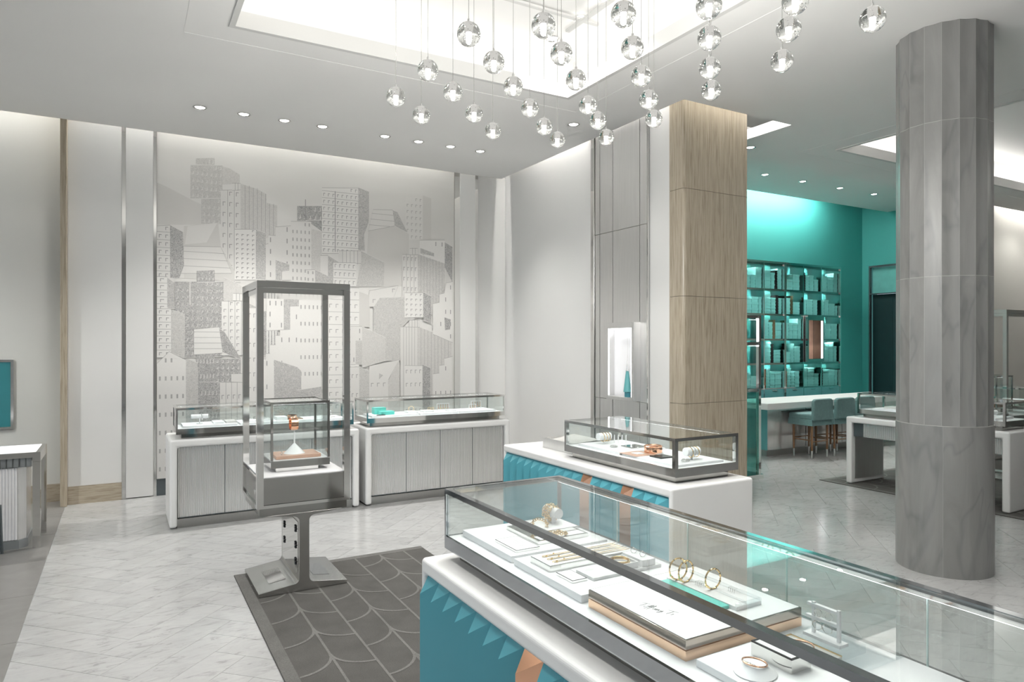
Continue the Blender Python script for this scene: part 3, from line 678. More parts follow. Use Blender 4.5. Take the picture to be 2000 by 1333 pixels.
MB().quad([(3.311, 5.10, .95), (3.311, 4.77, .953), (3.619, 4.77, .965), (3.619, 5.20, .968)]).quad([(3.311, 5.10, .95), (3.619, 5.20, .968), (3.619, 5.214, .935), (3.36, 5.214, .91)]).build('liner', 'pad_grey', lid)

# ------------------------------------------------------------------ ribbed wall counters
def fluted(m, x0, x1, z0, z1, y, n, amp):
    b = len(m.v); k = n * 6
    for i in range(k + 1):
        x = x0 + (x1 - x0) * i / k; yy = y - amp * abs(math.sin(PI * i / 6)); m.v += [(x, yy, z0), (x, yy, z1)]
    for i in range(k): m.f.append((b + 2 * i, b + 2 * i + 2, b + 2 * i + 3, b + 2 * i + 1)); m.mi.append(0)
    return m
def flutedX(m, y0, y1, z0, z1, x, n, amp):
    b = len(m.v); k = n * 6
    for i in range(k + 1):
        y = y0 + (y1 - y0) * i / k; xx = x - amp * abs(math.sin(PI * i / 6)); m.v += [(xx, y, z0), (xx, y, z1)]
    for i in range(k): m.f.append((b + 2 * i, b + 2 * i + 1, b + 2 * i + 3, b + 2 * i + 2)); m.mi.append(0)
    return m
def wall_counter(label, x0, x1, doors):
    t = thing('wall_counter', label, 'counter', ((x0 + x1) / 2, 7.7, 0))
    U = [(x0, .01), (x0, .865), (x1, .865), (x1, .01), (x1 - .07, .01), (x1 - .07, .79), (x0 + .07, .79), (x0 + .07, .01)]
    MB().prism(U, 'y', 7.36, 8.03).build('shell', 'solid_surface', t, bevel=.024, seg=4)
    MB().box(x0 + .075, x1 - .075, 7.42, 8.0, .09, .788).build('carcass', 'slate_frame', t)
    MB().box(x0 + .071, x1 - .071, 7.40, 8.0, 0, .088).build('plinth', 'brushed_plinth', t)
    for a, b in zip(doors, doors[1:]):
        fluted(MB(), a + .003, b - .003, .10, .785, 7.415, 26, .005).build('ribbed_door', 'ribbed', t, smooth=True)
    return t
wall_counter('white wall counter with ribbed doors at the left of the mural', .39, 2.265, [.463, .895, 1.33, 1.76, 2.194])
wall_counter('white wall counter with four ribbed doors at the right of the mural', 2.335, 4.172, [2.407, 2.83, 3.254, 3.678, 4.10])
WLC = case('glass showcase of pale trays on the left ribbed counter', .45, 2.21, 7.40, 7.86, post=.016, long='x')
WRC = case('glass showcase with teal display on the right ribbed counter', 2.36, 4.115, 7.40, 7.86, post=.016, long='x')

# ------------------------------------------------------------------ chrome display tower
def tower(label, ox, oy, full=True):
    t = thing('display_tower', label, 'display case', (ox, oy, 0))
    x0, x1, y0, y1 = ox - .33, ox + .33, oy - .335, oy + .335; pw = .045
    def fil(cx, cz, r, a0, a1): return [(cx + r * math.cos(a0 + (a1 - a0) * i / 6), cz + r * math.sin(a0 + (a1 - a0) * i / 6)) for i in range(7)]
    half = [(.315, .0105), (.315, .036), (.08, .066)] + fil(.076, .106, .04, -PI / 2, -PI)[1:] + fil(.076, .515, .04, PI, PI / 2) + [(.30, .578)]
    prof = [(ox + a, b) for a, b in half] + [(ox - a, b) for a, b in half[::-1]]
    MB().prism(prof, 'y', y0 + .02, y1 - .02).build('pedestal', 'satin_steel', t, bevel=.002)
    for sg in (-1, 1):
        xa = ox + sg * .0365; xb = ox + sg * .0385
        pn = MB().prism([(y0 + .06, .14), (y0 + .12, .11), (y1 - .06, .11), (y1 - .06, .47), (y1 - .12, .50), (y0 + .06, .50)], 'x', min(xa, xb), max(xa, xb)).build('mirror_panel', 'chrome', t)
        for i, (yy, zz) in enumerate([(y0 + .13, .44), (y0 + .13, .32), (y0 + .13, .2), (y1 - .14, .38), (y1 - .14, .26), (y1 - .14, .48)]):
            m = MB(); xs = ox + sg * .0415
            for a in range(3):
                an = a * PI / 3; dy, dz = .028 * math.cos(an), .028 * math.sin(an); m.tube([(xs, yy - dy, zz - dz), (xs, yy + dy, zz + dz)], .0045, 5)
            m.cyl((xs - .004, yy, zz), .011, .008, 10, axis='x').build('star_bolt', 'black', pn)
        a, b = sorted((ox + sg * .10, ox + sg * .22)); za, zb = (.0495, .0648) if sg < 0 else (.0648, .0495)
        MB().quad([(a, y0 + .17, za), (b, y0 + .17, zb), (b, y1 - .2, zb), (a, y1 - .2, za)]).build('foot_plate', 'chrome', t)
    MB().box(x0 + .02, x1 - .02, y0 + .02, y1 - .02, .579, .636).build('drawer_tray', 'dark_chrome', t)
    MB().box(x0 + pw, x1 - pw, y0 + .012, y1 - .012, .66, .846).box(x0 + .012, x1 - .012, y0 + pw, y1 - pw, .66, .846).build('drawer_box', 'dark_chrome', t)
    MB().box(x0 + .006, x0 + .0115, y0 + .1, y0 + .16, .72, .75).build('drawer_lock', 'silver', t)
    for (a, c) in ((x0, y0), (x1 - pw, y0), (x0, y1 - pw), (x1 - pw, y1 - pw)):
        MB().box(a, a + pw, c, c + pw, .637, 2.198).build('post', 'chrome', t)
    for z0, z1, nm in ((2.199, 2.245, 'top_frame'), (.637, .659, 'lower_frame')):
        f = MB().box(x0, x1, y0, y0 + pw, z0, z1).box(x0, x1, y1 - pw, y1, z0, z1).box(x0, x0 + pw, y0 + pw, y1 - pw, z0, z1).box(x1 - pw, x1, y0 + pw, y1 - pw, z0, z1)
        if nm == 'lower_frame':
            f = MB()
            for (a, b, c, d) in ((x0 + pw, x1 - pw, y0, y0 + .02), (x0 + pw, x1 - pw, y1 - .02, y1), (x0, x0 + .02, y0 + pw, y1 - pw), (x1 - .02, x1, y0 + pw, y1 - pw)): f.box(a, b, c, d, z0, z1)
        f.build(nm, 'chrome', t)
    MB().box(x0 + .02, x1 - .02, y0 + .02, y1 - .02, 2.16, 2.197).build('canopy', 'chrome', t)
    MB().box(x0 + .03, x1 - .03, y0 + .03, y1 - .03, .847, .853).build('white_top', 'deck_white', t)
    s_ = thing('tabletop_case', ('small glass case with copper cuff inside the ' if full else 'small glass case inside the ') + label.split(' ')[0] + ' display tower', 'showcase', (ox, oy, .854))
    a0, a1, b0, b1 = ox - .205, ox + .225, oy - .16, oy + .27; q = .016
    MB().box(a0 + .04, a1 - .08, b0 - .0 + .03, b1 - .06, .8545, .883).build('plinth', 'chrome', s_)
    MB().box(a0, a1, b0, b1, .884, .935).build('base_band', 'dark_chrome', s_)
    MB().box(a0 + .008, a1 - .008, b0 + .008, b1 - .008, .9355, .939).build('deck', 'deck_white', s_)
    for (a, c) in ((a0, b0), (a1 - q, b0), (a0, b1 - q), (a1 - q, b1 - q)): MB().box(a, a + q, c, c + q, .940, 1.35).build('post', 'dark_chrome', s_)
    MB().box(a0, a1, b0, b0 + q, 1.351, 1.37).box(a0, a1, b1 - q, b1, 1.351, 1.37).box(a0, a0 + q, b0 + q, b1 - q, 1.351, 1.37).box(a1 - q, a1, b0 + q, b1 - q, 1.351, 1.37).build('top_frame', 'dark_chrome', s_)
    for (c0, c1, e0, e1, f0, f1) in ((a0 + q, a1 - q, b0 + q, b1 - q, 1.36, 1.366), (a0 + q, a1 - q, b0 + .004, b0 + .009, .94, 1.35), (a0 + q, a1 - q, b1 - .009, b1 - .004, .94, 1.35), (a0 + .004, a0 + .009, b0 + q, b1 - q, .94, 1.35), (a1 - .009, a1 - .004, b0 + q, b1 - q, .94, 1.35)):
        MB().box(c0, c1, e0, e1, f0, f1).build('pane', 'glass', s_)
    hs = MB().box(a0 + .02, a1 - .02, b0 + q, b0 + q + .01, 1.352, 1.359).box(a0 + .02, a1 - .02, b1 - q - .01, b1 - q, 1.352, 1.359).build('led_housing', 'dark_chrome', s_)
    MB().quad([(a0 + .02, b0 + q, 1.3515), (a0 + .02, b0 + q + .01, 1.3515), (a1 - .02, b0 + q + .01, 1.3515), (a1 - .02, b0 + q, 1.3515)]).quad([(a0 + .02, b1 - q - .01, 1.3515), (a0 + .02, b1 - q, 1.3515), (a1 - .02, b1 - q, 1.3515), (a1 - .02, b1 - q - .01, 1.3515)]).build('led_strip', 'led_case', hs)
    return t
tower('chrome freestanding display tower on an I-shaped pedestal at the carpet corner', 1.145, 5.365)
pad = tag(MB().box(.985, 1.315, 5.25, 5.50, .9395, .965).build('copper_cushion', 'rose_leather', bevel=.003), 'flat copper leather cushion inside the tower case', 'cushion')
bs = thing('cuff_stand', 'white cone stand holding up a copper cuff in the tower case', 'jewelry stand', (1.14, 5.36, .9655))
MB().lathe((1.14, 5.36, .9655), [(0, 0), (.078, 0), (.05, .028), (.02, .06), (.006, .075), (.005, .175), (0, .175)], 24).build('cone', 'deck_white', bs, smooth=True)
cf = tag(MB().lathe((1.135, 5.36, 1.192), [(.047, -.026), (.050, -.026), (.053, 0), (.050, .026), (.047, .026), (.049, 0), (.047, -.026)], 30, axis='x').build('copper_cuff', 'rose_gold', smooth=True), 'wide copper cuff bracelet hung on the white cone stand', 'bracelet')
rg = tag(MB().ring((1.035, 5.30, .977), .011, .002, (1, .3, 0)).ball((1.035, 5.30, .992), .006).build('ring', 'silver', smooth=True), 'small diamond ring on the copper cushion', 'ring')
# farther tower behind the column
tower('distant chrome display tower behind the marble column', 10.28, 4.845, full=False)
tag(MB().box(10.2, 10.45, 4.75, 5.0, .9395, 1.05).build('plinth_block', 'brown_box', bevel=.004), 'brown block inside the distant tower case', 'block')
bt = thing('coral_ornament', 'coral and blue ornament on the brown block', 'ornament', (10.3, 4.85, 1.051))
MB().lathe((10.3, 4.85, 1.051), [(0, 0), (.05, 0), (.03, .05), (.012, .12), (0, .15)], 16).build('body', 'rose_leather', bt, smooth=True)
MB().ring((10.3, 4.85, 1.075), .05, .01).build('band', 'teal_bright', bt, smooth=True)
# ------------------------------------------------------------------ recessed downlights
def downlight(x, y, z, label, group=None, power=SPOT_W, size=95, proto=[]):
    t = thing('downlight', label, 'downlight', (x, y, z), group)
    MB().lathe((x, y, z), [(.052, -.001), (.068, -.001), (.068, -.006), (.060, -.010), (.050, -.004), (.044, .004), (.052, -.001)], 24).build('trim_ring', 'chrome', t, smooth=True)
    MB().lathe((x, y, z), [(0, -.003), (.047, -.003), (.047, -.001), (0, -.001)], 24).build('lens', 'lens', t)
    if power: spot(t, (x, y, z - .03), power, size)
    return t
ORD = ['first', 'second', 'third', 'fourth', 'fifth', 'sixth', 'seventh', 'eighth', 'ninth', 'tenth', 'eleventh', 'twelfth']
for i, x in enumerate((.703, 1.135, 1.558, 1.977, 2.718, 3.147, 3.576, 3.994)):
    downlight(x, 7.83, 4.28, '%s ceiling downlight from the left in the row along the mural' % ORD[i], 'downlights in front of the mural')
for i, x in enumerate((9.22, 10.17, 11.18, 12.19)):
    downlight(x, 7.73, 4.60, '%s ceiling downlight from the left in the teal alcove' % ORD[i], 'downlights of the teal alcove', power=90)
downlight(6.873, 5.99, 4.28, 'single ceiling downlight just right of the travertine pillar', power=45)
for i, y in enumerate((5.53, 5.06, 4.67)):
    downlight(3.60, y, 4.75, '%s downlight inside the bright ceiling recess above the pendants' % ORD[i], 'downlights in the pendant recess')
downlight(10.92, 4.50, 4.75, 'ceiling downlight in the far right recess beyond the column', power=40)
downlight(4.42, 6.35, 4.28, 'ceiling downlight partly hidden behind the glass pendants', power=25)
for i, (x, y) in enumerate(((.28, 2.3), (4.6, 1.4), (2.3, -.6), (-2.5, 4.0), (6.9, 1.5), (-3.0, 7.0), (.2, 4.4), (6.9, 3.6), (6.9, -1.0), (-2.5, 0.5))):
    downlight(x, y, 4.28, 'added unseen ceiling spotlight over the shop floor, %s of the set' % ORD[i], 'added unseen spotlights over the near floor', power=(75, 22, 26, 65, 60, 260, 35, 60, 55, 80)[i], size=130)  # unseen lamps, added and placed to brighten floor, facets and left wall

for i, x in enumerate((14.7, 16.4)): downlight(x, 5.85, 4.28, '%s added unseen ceiling spotlight before the far cream wall' % ORD[i], 'added unseen spotlights by the cream wall', power=25, size=140)  # extra lamps outside the frame, added to lift the cream wall

# ------------------------------------------------------------------ pendant cluster
cp = thing('pendant_canopy', 'suspended bar frame carrying the glass pendants in the recess', 'light fitting', (2.3, 3.0, 4.70))
MB().box(1.0, 3.75, 4.98, 5.02, 4.69, 4.71).build('bar', 'paint', cp)
MB().box(3.53, 3.57, 1.2, 5.2, 4.665, 4.689).build('bar', 'paint', cp)
MB().box(1.1, 1.14, 1.2, 5.2, 4.665, 4.689).build('bar', 'paint', cp)
MB().box(1.0, 3.75, 1.3, 1.34, 4.69, 4.71).build('bar', 'paint', cp)
GR = .0505
g_me = MB().ball((0, 0, 0), GR, 28, sz=1.03)
rb = random.Random(9); bub = MB()
for i in range(110):
    a, b, r = rb.uniform(0, 2 * PI), rb.uniform(-.9, .9), GR * rb.uniform(.62, .93); s_ = math.sqrt(1 - b * b); q = rb.uniform(.0009, .0028)
    c = (r * s_ * math.cos(a), r * s_ * math.sin(a), r * b)
    if math.hypot(c[0], c[1]) < .018: continue
    n0 = len(bub.v); bub.v += [(c[0] + q, c[1], c[2]), (c[0] - q, c[1], c[2]), (c[0], c[1] + q, c[2]), (c[0], c[1] - q, c[2]), (c[0], c[1], c[2] + q), (c[0], c[1], c[2] - q)]
    for f in ((0, 2, 4), (2, 1, 4), (1, 3, 4), (3, 0, 4), (2, 0, 5), (1, 2, 5), (3, 1, 5), (0, 3, 5)): bub.f.append(tuple(n0 + k for k in f)); bub.mi.append(0)
P0 = thing('glass_pendant', 'x', 'pendant lamp', (0, 0, 0), 'bubble glass pendants')
glob = g_me.build('glass_globe', 'globe_glass', P0, smooth=True)
MB().lathe((0, 0, 0), [(0, .0450), (.0125, .0440), (.0128, .004), (0, .004)], 16).build('lamp_cup', 'cup_glow', P0, smooth=True)
MB().lathe((0, 0, 0), [(0, .0035), (.0088, .0035), (.0088, -.029), (.006, -.0345), (0, -.036)], 16).build('glow_tube', 'bulb_glow', P0, smooth=True)
bb = bub.build('bubbles', 'silver', P0); bb['kind'] = 'stuff'
MB().cyl((0, 0, .0522), .006, .012, 10).build('cap', 'silver', P0)
MB().tube([(0, 0, .064), (0, 0, 1.567)], .0015, 6).build('cable', 'satin_steel', P0)
pt_ = bpy.data.lights.new('lamp', 'POINT'); pt_.energy = PENDANT_W; pt_.color = (1, .98, .94); pt_.shadow_soft_size = .004
po = bpy.data.objects.new('lamp', pt_); COL.objects.link(po); po.parent = P0; po.location = (0, 0, -.085)
PEN = [(1.267, 3.475), (1.279, 3.062), (1.496, 3.679), (1.503, 3.261), (1.749, 3.508), (1.28, 2.617), (1.51, 2.821), (1.993, 3.735), (1.74, 3.039), (1.978, 3.268), (1.514, 2.393), (1.732, 2.585), (2.223, 3.505), (2.44, 3.687), (1.968, 2.806), (2.235, 3.072), (2.437, 3.252), (2.683, 3.491), (1.741, 2.153), (1.974, 2.378), (2.218, 2.605), (2.467, 2.837), (2.704, 3.064), (1.986, 1.933), (2.197, 2.136), (2.44, 2.368), (2.658, 2.571), (2.247, 1.741), (2.424, 1.911), (2.671, 2.142), (2.646, 1.684)]
rowname = {}
for i, (x, y) in enumerate(PEN):
    k = round((x - 1.27) / .235); rowname.setdefault(k, []).append((y, i))
lab = {}
for k, v in rowname.items():
    v.sort(reverse=True)
    for j, (y, i) in enumerate(v): lab[i] = 'bubble glass pendant, %s from the mural in the %s file from the left' % (ORD[j], ORD[k])
for i, (x, y) in enumerate(PEN):
    if i == 0: P0.location = (x, y, 3.12); P0['label'] = lab[0]
    else: dup(P0, (x, y, 3.12), lab[i])

# ------------------------------------------------------------------ teal alcove: lit shelf wall with boxes
SY0, SY1 = 8.90, 9.245
sh_ = thing('shelf_wall', 'chrome edged open shelving full of teal gift boxes in the alcove', 'shelving', (11.2, 9.07, 0))
cx = [9.52, 10.07, 10.615, 11.18]; cx2 = [11.21, 11.76, 12.31, 12.90]
zr = [.94, 1.427, 1.893, 2.374, 2.853, 3.33]
for nm, xs in (('left', cx), ('right', cx2)):
    for i, x in enumerate(xs):
        MB().box(x - .012, x + .012, SY0 + (0 if i in (0, 3) else .02), SY1, .62, 3.385).build('upright', 'chrome', sh_)
    MB().box(xs[0] + .012, xs[-1] - .012, SY0, SY1, 3.345, 3.385).build('top_rail', 'chrome', sh_)
    for a, b in zip(xs, xs[1:]):
        for z in zr[:-1]:
            if nm == 'right' and a == 11.76 and 1.8 < z < 2.0: continue
            MB().box(a + .0125, b - .0125, SY0 + .02, SY1, z - .012, z + .006).box(a + .0125, b - .0125, SY0 + .02, SY0 + .028, z - .030, z - .012).build('shelf_board', 'dark_chrome', sh_)
        MB().box(a + .0125, b - .0125, SY0 + .02, SY0 + .028, 3.310, 3.3445).build('valance', 'dark_chrome', sh_)
        dr = MB().box(a + .0135, b - .0135, SY0 + .015, SY1, .64, .926).build('drawer', 'teal_cone', sh_)
        MB().box((a + b) / 2 - .07, (a + b) / 2 + .07, SY0 + .006, SY0 + .0145, .895, .907).build('pull', 'silver', dr)
    MB().box(xs[0] + .0125, xs[-1] - .0125, SY1 - .008, SY1, .95, 3.33).build('back_panel', 'teal_paint', sh_)
MB().box(9.5, 12.92, SY0 + .05, SY1, 0, .61).build('base_cabinet', 'teal_cone', sh_)
lm = MB()
for xs in (cx, cx2):
    for a, b in zip(xs, xs[1:]):
        for z in zr[1:-1] + [3.342]:
            if a == 11.76 and 1.8 < z < 2.0: continue
            lm.quad([((a + b) / 2 - .12, SY0 + .029, z - .029), ((a + b) / 2 + .12, SY0 + .029, z - .029), ((a + b) / 2 + .12, SY0 + .029, z - .0125), ((a + b) / 2 - .12, SY0 + .029, z - .0125)])
lm.build('led_strip', 'led_shelf', sh_)
nc = thing('copper_niche', 'copper lined lit display niche among the gift boxes', 'display niche', (12.03, 8.98, 1.44))
MB().box(11.785, 11.815, 8.84, 9.10, 1.44, 2.36).box(12.26, 12.287, 8.84, 9.10, 1.44, 2.36).box(11.815, 12.26, 8.84, 9.10, 1.44, 1.50).box(11.815, 12.26, 8.84, 9.10, 2.27, 2.36).build('frame', 'dark_chrome', nc)
MB().box(11.815, 12.26, 9.08, 9.10, 1.50, 2.27).build('back_panel', 'rose_leather', nc)
MB().box(12.245, 12.259, 8.86, 8.88, 1.51, 2.26).build('led_strip', 'led_case', nc)
GB = {}
def gift(w_, d, h, m):
    k = (round(w_, 3), round(d, 3), round(h, 3), m)
    if k not in GB:
        b = MB().box(-w_ / 2, w_ / 2, -d / 2, d / 2, 0, h * .56).box(-w_ / 2 - .004, w_ / 2 + .004, -d / 2 - .004, d / 2 + .004, h * .58, h)
        GB[k] = b.build('gift_box', m); return GB[k]
    o = GB[k].copy(); COL.objects.link(o); return o
rg_ = random.Random(21); nbox = 0
ROWN = ['bottom', 'fourth', 'middle', 'second', 'top']
cells = [(a, b, 'left', i) for i, (a, b) in enumerate(zip(cx, cx[1:]))][1:] + [(a, b, 'right', i) for i, (a, b) in enumerate(zip(cx2, cx2[1:]))]
for r in range(5):
    for ci, (a, b, nm, i) in enumerate(cells):
        if a == 11.76 and r in (1, 2): continue
        if a == 10.07 and r in (1, 2): continue
        z0 = zr[r] + .0065; x = a + .02 + rg_.choice((0, .01)); xe = b - .02; n = 0
        odd = rg_.randrange(3)
        while x < xe - .07:
            wd = rg_.choice((.11, .14, .18, .2)); wd = min(wd, xe - x)
            accent = (n == odd and rg_.random() < .75)
            if accent: wd = .075
            if wd < .06: break
            col = rg_.choice(('brown_box', 'olive_box', 'rose_gold', 'black', 'brown_box')) if accent else 'teal_box'
            hh = rg_.choice((.062, .08, .105)) if not accent else .052
            k = max(1, int(rg_.choice((.41, .40, .34, .37, .25)) / hh)); z = z0
            lb = ('%s box in %s stack, %s row, %s column, %s bay' % ({'teal_box': 'pale teal', 'brown_box': 'brown', 'olive_box': 'dark olive', 'rose_gold': 'copper', 'black': 'black'}[col], ORD[n], ROWN[r], ORD[i], nm))
            for q in range(k):
                o = gift(wd - .012, .2, hh - .001, col); o.location = (x + wd / 2, 9.06, z); z += hh
                tag(o, lb.replace(' box in ', ' gift box, %s up in ' % ORD[min(q, 11)]), 'gift box', lb.replace(' box in ', ' boxes in ')); nbox += 1
            x += wd + .002; n += 1

# bar counter, stools
br = thing('bar_counter', 'long pale bar counter in front of the gift box shelves', 'counter', (10.6, 7.68, 0))
MB().box(8.72, 12.6, 7.26, 8.09, .765, .866).build('worktop', 'solid_surface', br, bevel=.006)
MB().box(8.92, 12.5, 7.43, 8.0, .10, .764).build('body', 'ribbed', br)
MB().box(8.915, 8.9195, 7.43, 8.0, .1, .764).build('end_panel', 'teal_cone', br)
MB().box(8.93, 12.5, 7.45, 7.98, 0, .099).build('plinth', 'brushed_plinth', br)
for x in (9.85, 10.8, 11.75): MB().box(x - .003, x + .003, 7.426, 7.4295, .11, .76).build('joint', 'slate_frame', br)
def stool(label, x, y, rz=0., fab='teal_fabric', proto=[]):
    t = thing('bar_stool', label, 'stool', (0, 0, 0), None)
    for sx, sy in ((-1, -1), (1, -1), (-1, 1), (1, 1)):
        lg = MB().tube([(sx * .185, sy * .165, .12), (sx * .19, sy * .165, .53)], [.015, .021], 10).build('leg', 'wood', t, smooth=True)
        MB().tube([(sx * .184, sy * .165, 0), (sx * .185, sy * .165, .121)], [.012, .0155], 10).build('ferrule', 'brushed', lg, smooth=True)
    MB().tube([(-.185, -.165, .26), (.185, -.165, .26)], .009, 8).build('stretcher', 'wood', t, smooth=True)
    MB().tube([(-.185, .165, .30), (.185, .165, .30)], .009, 8).build('stretcher', 'wood', t, smooth=True)
    for s in (-1, 1): MB().tube([(s * .185, -.165, .28), (s * .185, .165, .28)], .009, 8).build('stretcher', 'wood', t, smooth=True)
    MB().prism([(-.235, -.2), (.235, -.2), (.225, .24), (-.225, .24)], 'z', .60, .70).build('seat', fab, t, bevel=.03, seg=4)
    sk = MB(); A = [(-.235, -.205), (.235, -.205), (.225, .235), (-.225, .235)]
    for i in range(4):
        p_, q_ = A[i], A[(i + 1) % 4]; sk.quad([(p_[0] * 1.04, p_[1] * 1.04, .515), (q_[0] * 1.04, q_[1] * 1.04, .515), (q_[0], q_[1], .615), (p_[0], p_[1], .615)])
    so = sk.build('skirt', fab, t); md = so.modifiers.new('thick', 'SOLIDIFY'); md.thickness = .006
    prof = [(-.24, .60), (-.235, .86)] + [(-.175 + .06 * math.cos(a), .875 + .06 * math.sin(a)) for a in [PI, PI * .8, PI * .65, PI * .5]] + [(.175 + .06 * math.cos(a), .875 + .06 * math.sin(a)) for a in [PI * .5, PI * .35, PI * .2, 0]] + [(.235, .86), (.24, .60)]
    MB().prism(prof, 'y', -.25, -.185).build('backrest', fab, t, bevel=.022, seg=3)
    t.location = (x, y, 0); t.rotation_euler = (0, 0, rz); return t
stool('teal upholstered bar stool with wooden legs, left one at the bar', 9.565, 7.13)
stool('teal upholstered bar stool with wooden legs, right one at the bar', 10.09, 7.11)
stool('teal bar stool half hidden behind the far glass showcase', 10.63, 7.11)
stool('dark grey stool beside the far table leg at the right picture edge', 8.60, 3.33, 0, 'grey_fabric').location.z = .0105

# tall vitrine right of the pillar
vt = thing('tall_vitrine', 'tall narrow chrome vitrine with teal lit compartment beside the pillar', 'display case', (7.08, 6.6, 0))
for a, c in ((6.76, 6.28), (7.37, 6.28), (6.76, 6.90), (7.37, 6.90)): MB().box(a, a + .045, c, c + .045, .06, 2.18).build('post', 'chrome', vt)
MB().box(6.74, 7.44, 6.26, 6.965, 0, .059).build('base', 'chrome', vt)
for z in (1.16, 1.78, 2.14): MB().box(6.806, 7.369, 6.29, 6.94, z, z + .04).build('shelf', 'chrome', vt)
MB().box(6.806, 7.369, 6.9, 6.91, 1.2, 2.14).build('back_panel', 'teal_paint', vt)
MB().box(6.806, 7.369, 6.30, 6.306, .06, 1.155).build('lower_pane', 'glass_green', vt)
MB().box(7.389, 7.395, 6.326, 6.899, .06, 2.13).build('side_pane', 'glass', vt)
MB().box(7.352, 7.368, 6.285, 6.30, 1.83, 2.13).build('led_strip', 'led_case', vt)
MB().box(6.83, 7.34, 6.5, 6.52, 2.125, 2.139).box(6.83, 7.34, 6.5, 6.52, 1.765, 1.779).build('led_strip', 'led_case', vt)
md_ = thing('white_mound', 'white sloping display mound in the tall vitrine', 'display stand', (7.05, 6.6, 1.2005))
MB().prism([(6.82, 1.2005), (7.30, 1.2005), (6.95, 1.36), (6.82, 1.40)], 'y', 6.45, 6.75).build('wedge', 'deck_white', md_)
tag(MB().tube([(7.22, 6.5, .07), (7.22, 6.5, .9), (7.22, 6.5, 1.1)], [.05, .035, .02], 10).build('copper_column', 'rose_gold', smooth=True), 'copper column of jewelry behind the vitrine glass', 'ornament')

# ------------------------------------------------------------------ table counter beyond the column
tb = thing('table_counter', 'white slab legged table counter standing on the far carpet', 'table', (8.45, 4.58, 0))
U = [(3.645, .0105), (3.645, .865), (5.515, .865), (5.515, .0105), (5.44, .0105), (5.44, .79), (3.72, .79), (3.72, .0105)]
MB().prism(U, 'x', 8.10, 8.80).build('shell', 'solid_surface', tb, bevel=.018, seg=3)
MB().box(8.17, 8.76, 5.434, 5.4395, .07, .60).build('steel_inlay', 'brushed', tb)
MB().box(8.17, 8.76, 3.7205, 3.726, .07, .60).build('steel_inlay', 'brushed', tb)
for a, b in ((3.73, 4.15), (4.16, 4.72), (4.73, 5.30)):
    flutedX(MB(), a, b, .62, .785, 8.135, 22, .006).build('ribbed_drawer', 'ribbed', tb, smooth=True)
MB().box(8.137, 8.78, 3.73, 5.43, .62, .789).build('apron', 'slate_frame', tb)
FRC = case('glass showcase on the far white table behind the column', 8.18, 8.74, 3.72, 5.41, post=.024)
t2 = thing('table_counter', 'distant white counter behind the far table', 'table', (11.2, 4.3, 0))
MB().prism([(q - .1, z) for q, z in U], 'x', 11.0, 11.7).build('shell', 'solid_surface', t2, bevel=.018, seg=3)
FFC = case('farthest glass showcase at the right picture edge', 11.07, 11.63, 3.62, 5.31, post=.024)

# ------------------------------------------------------------------ desk, chair and poster at the left edge
dk = thing('writing_desk', 'grey chrome legged desk with ribbed base at the left picture edge', 'desk', (-1.25, 7.6, 0))
for a, c in ((-.69, 7.30), (-.69, 7.84), (-1.9, 7.30), (-1.9, 7.84)): MB().box(a, a + .058, c, c + .05, .001, .76).build('leg', 'chrome', dk)
MB().box(-1.9, -.632, 7.30, 7.335, .80, .845).box(-1.9, -.632, 7.855, 7.89, .80, .845).box(-.667, -.632, 7.335, 7.855, .80, .845).box(-1.9, -1.865, 7.335, 7.855, .80, .845).box(-.69, -.632, 7.30, 7.89, .761, .80).box(-1.9, -1.842, 7.30, 7.89, .761, .80).build('top_frame', 'chrome', dk)
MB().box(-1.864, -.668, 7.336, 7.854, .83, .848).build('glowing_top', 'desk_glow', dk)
MB().box(-1.84, -.70, 7.34, 7.85, .715, .798).build('apron', 'slate_mid', dk)
for i in range(24): MB().box(-.735 - i * .046, -.700 - i * .046, 7.322, 7.339, .722, .796).build('apron_rib', 'slate_mid', dk)
MB().prism([(-1.8, 7.36), (-.80, 7.36), (-.745, 7.42), (-.745, 7.80), (-1.8, 7.80)], 'z', .075, .714).build('base_body', 'ribbed', dk)
fluted(MB(), -1.8, -.805, .08, .712, 7.358, 44, .008).build('ribbed_front', 'pad_white', dk, smooth=True)
MB().prism([(-1.8, 7.34), (-.79, 7.34), (-.735, 7.41), (-.735, 7.82), (-1.8, 7.82)], 'z', .001, .074).build('plinth', 'slate_mid', dk)
dc = thing('desk_chair', 'grey upholstered chair at the desk on the left edge', 'chair', (-1.12, 7.05, 0))
for a, c in ((-.90, 6.98), (-1.35, 6.98), (-.90, 7.25), (-1.35, 7.25)): MB().tube([(a, c, .001), (a - .02, c - .01, .42)], [.012, .02], 8).build('leg', 'slate_frame', dc, smooth=True)
MB().prism([(-1.38, 6.92), (-.92, 6.92), (-.94, 7.29), (-1.36, 7.29)], 'z', .42, .50).build('seat', 'grey_fabric', dc, bevel=.03, seg=3)
MB().prism([(-1.37, .42), (-.90, .42), (-.92, .62), (-1.0, .74), (-1.37, .74)], 'y', 6.88, 6.95).build('backrest', 'grey_fabric', dc, bevel=.02, seg=3)
ps = thing('framed_poster', 'plain teal panel in a silver frame on the left wall', 'picture', (-1.6, 9.35, .85))
MB().box(-2.3, -1.055, 9.33, 9.359, .854, .88).box(-2.3, -1.055, 9.33, 9.359, 1.597, 1.623).box(-1.081, -1.055, 9.33, 9.359, .88, 1.597).box(-2.3, -2.274, 9.33, 9.359, .88, 1.597).build('frame', 'silver', ps)
MB().box(-2.274, -1.081, 9.338, 9.359, .88, 1.597).build('print', 'teal_print', ps)
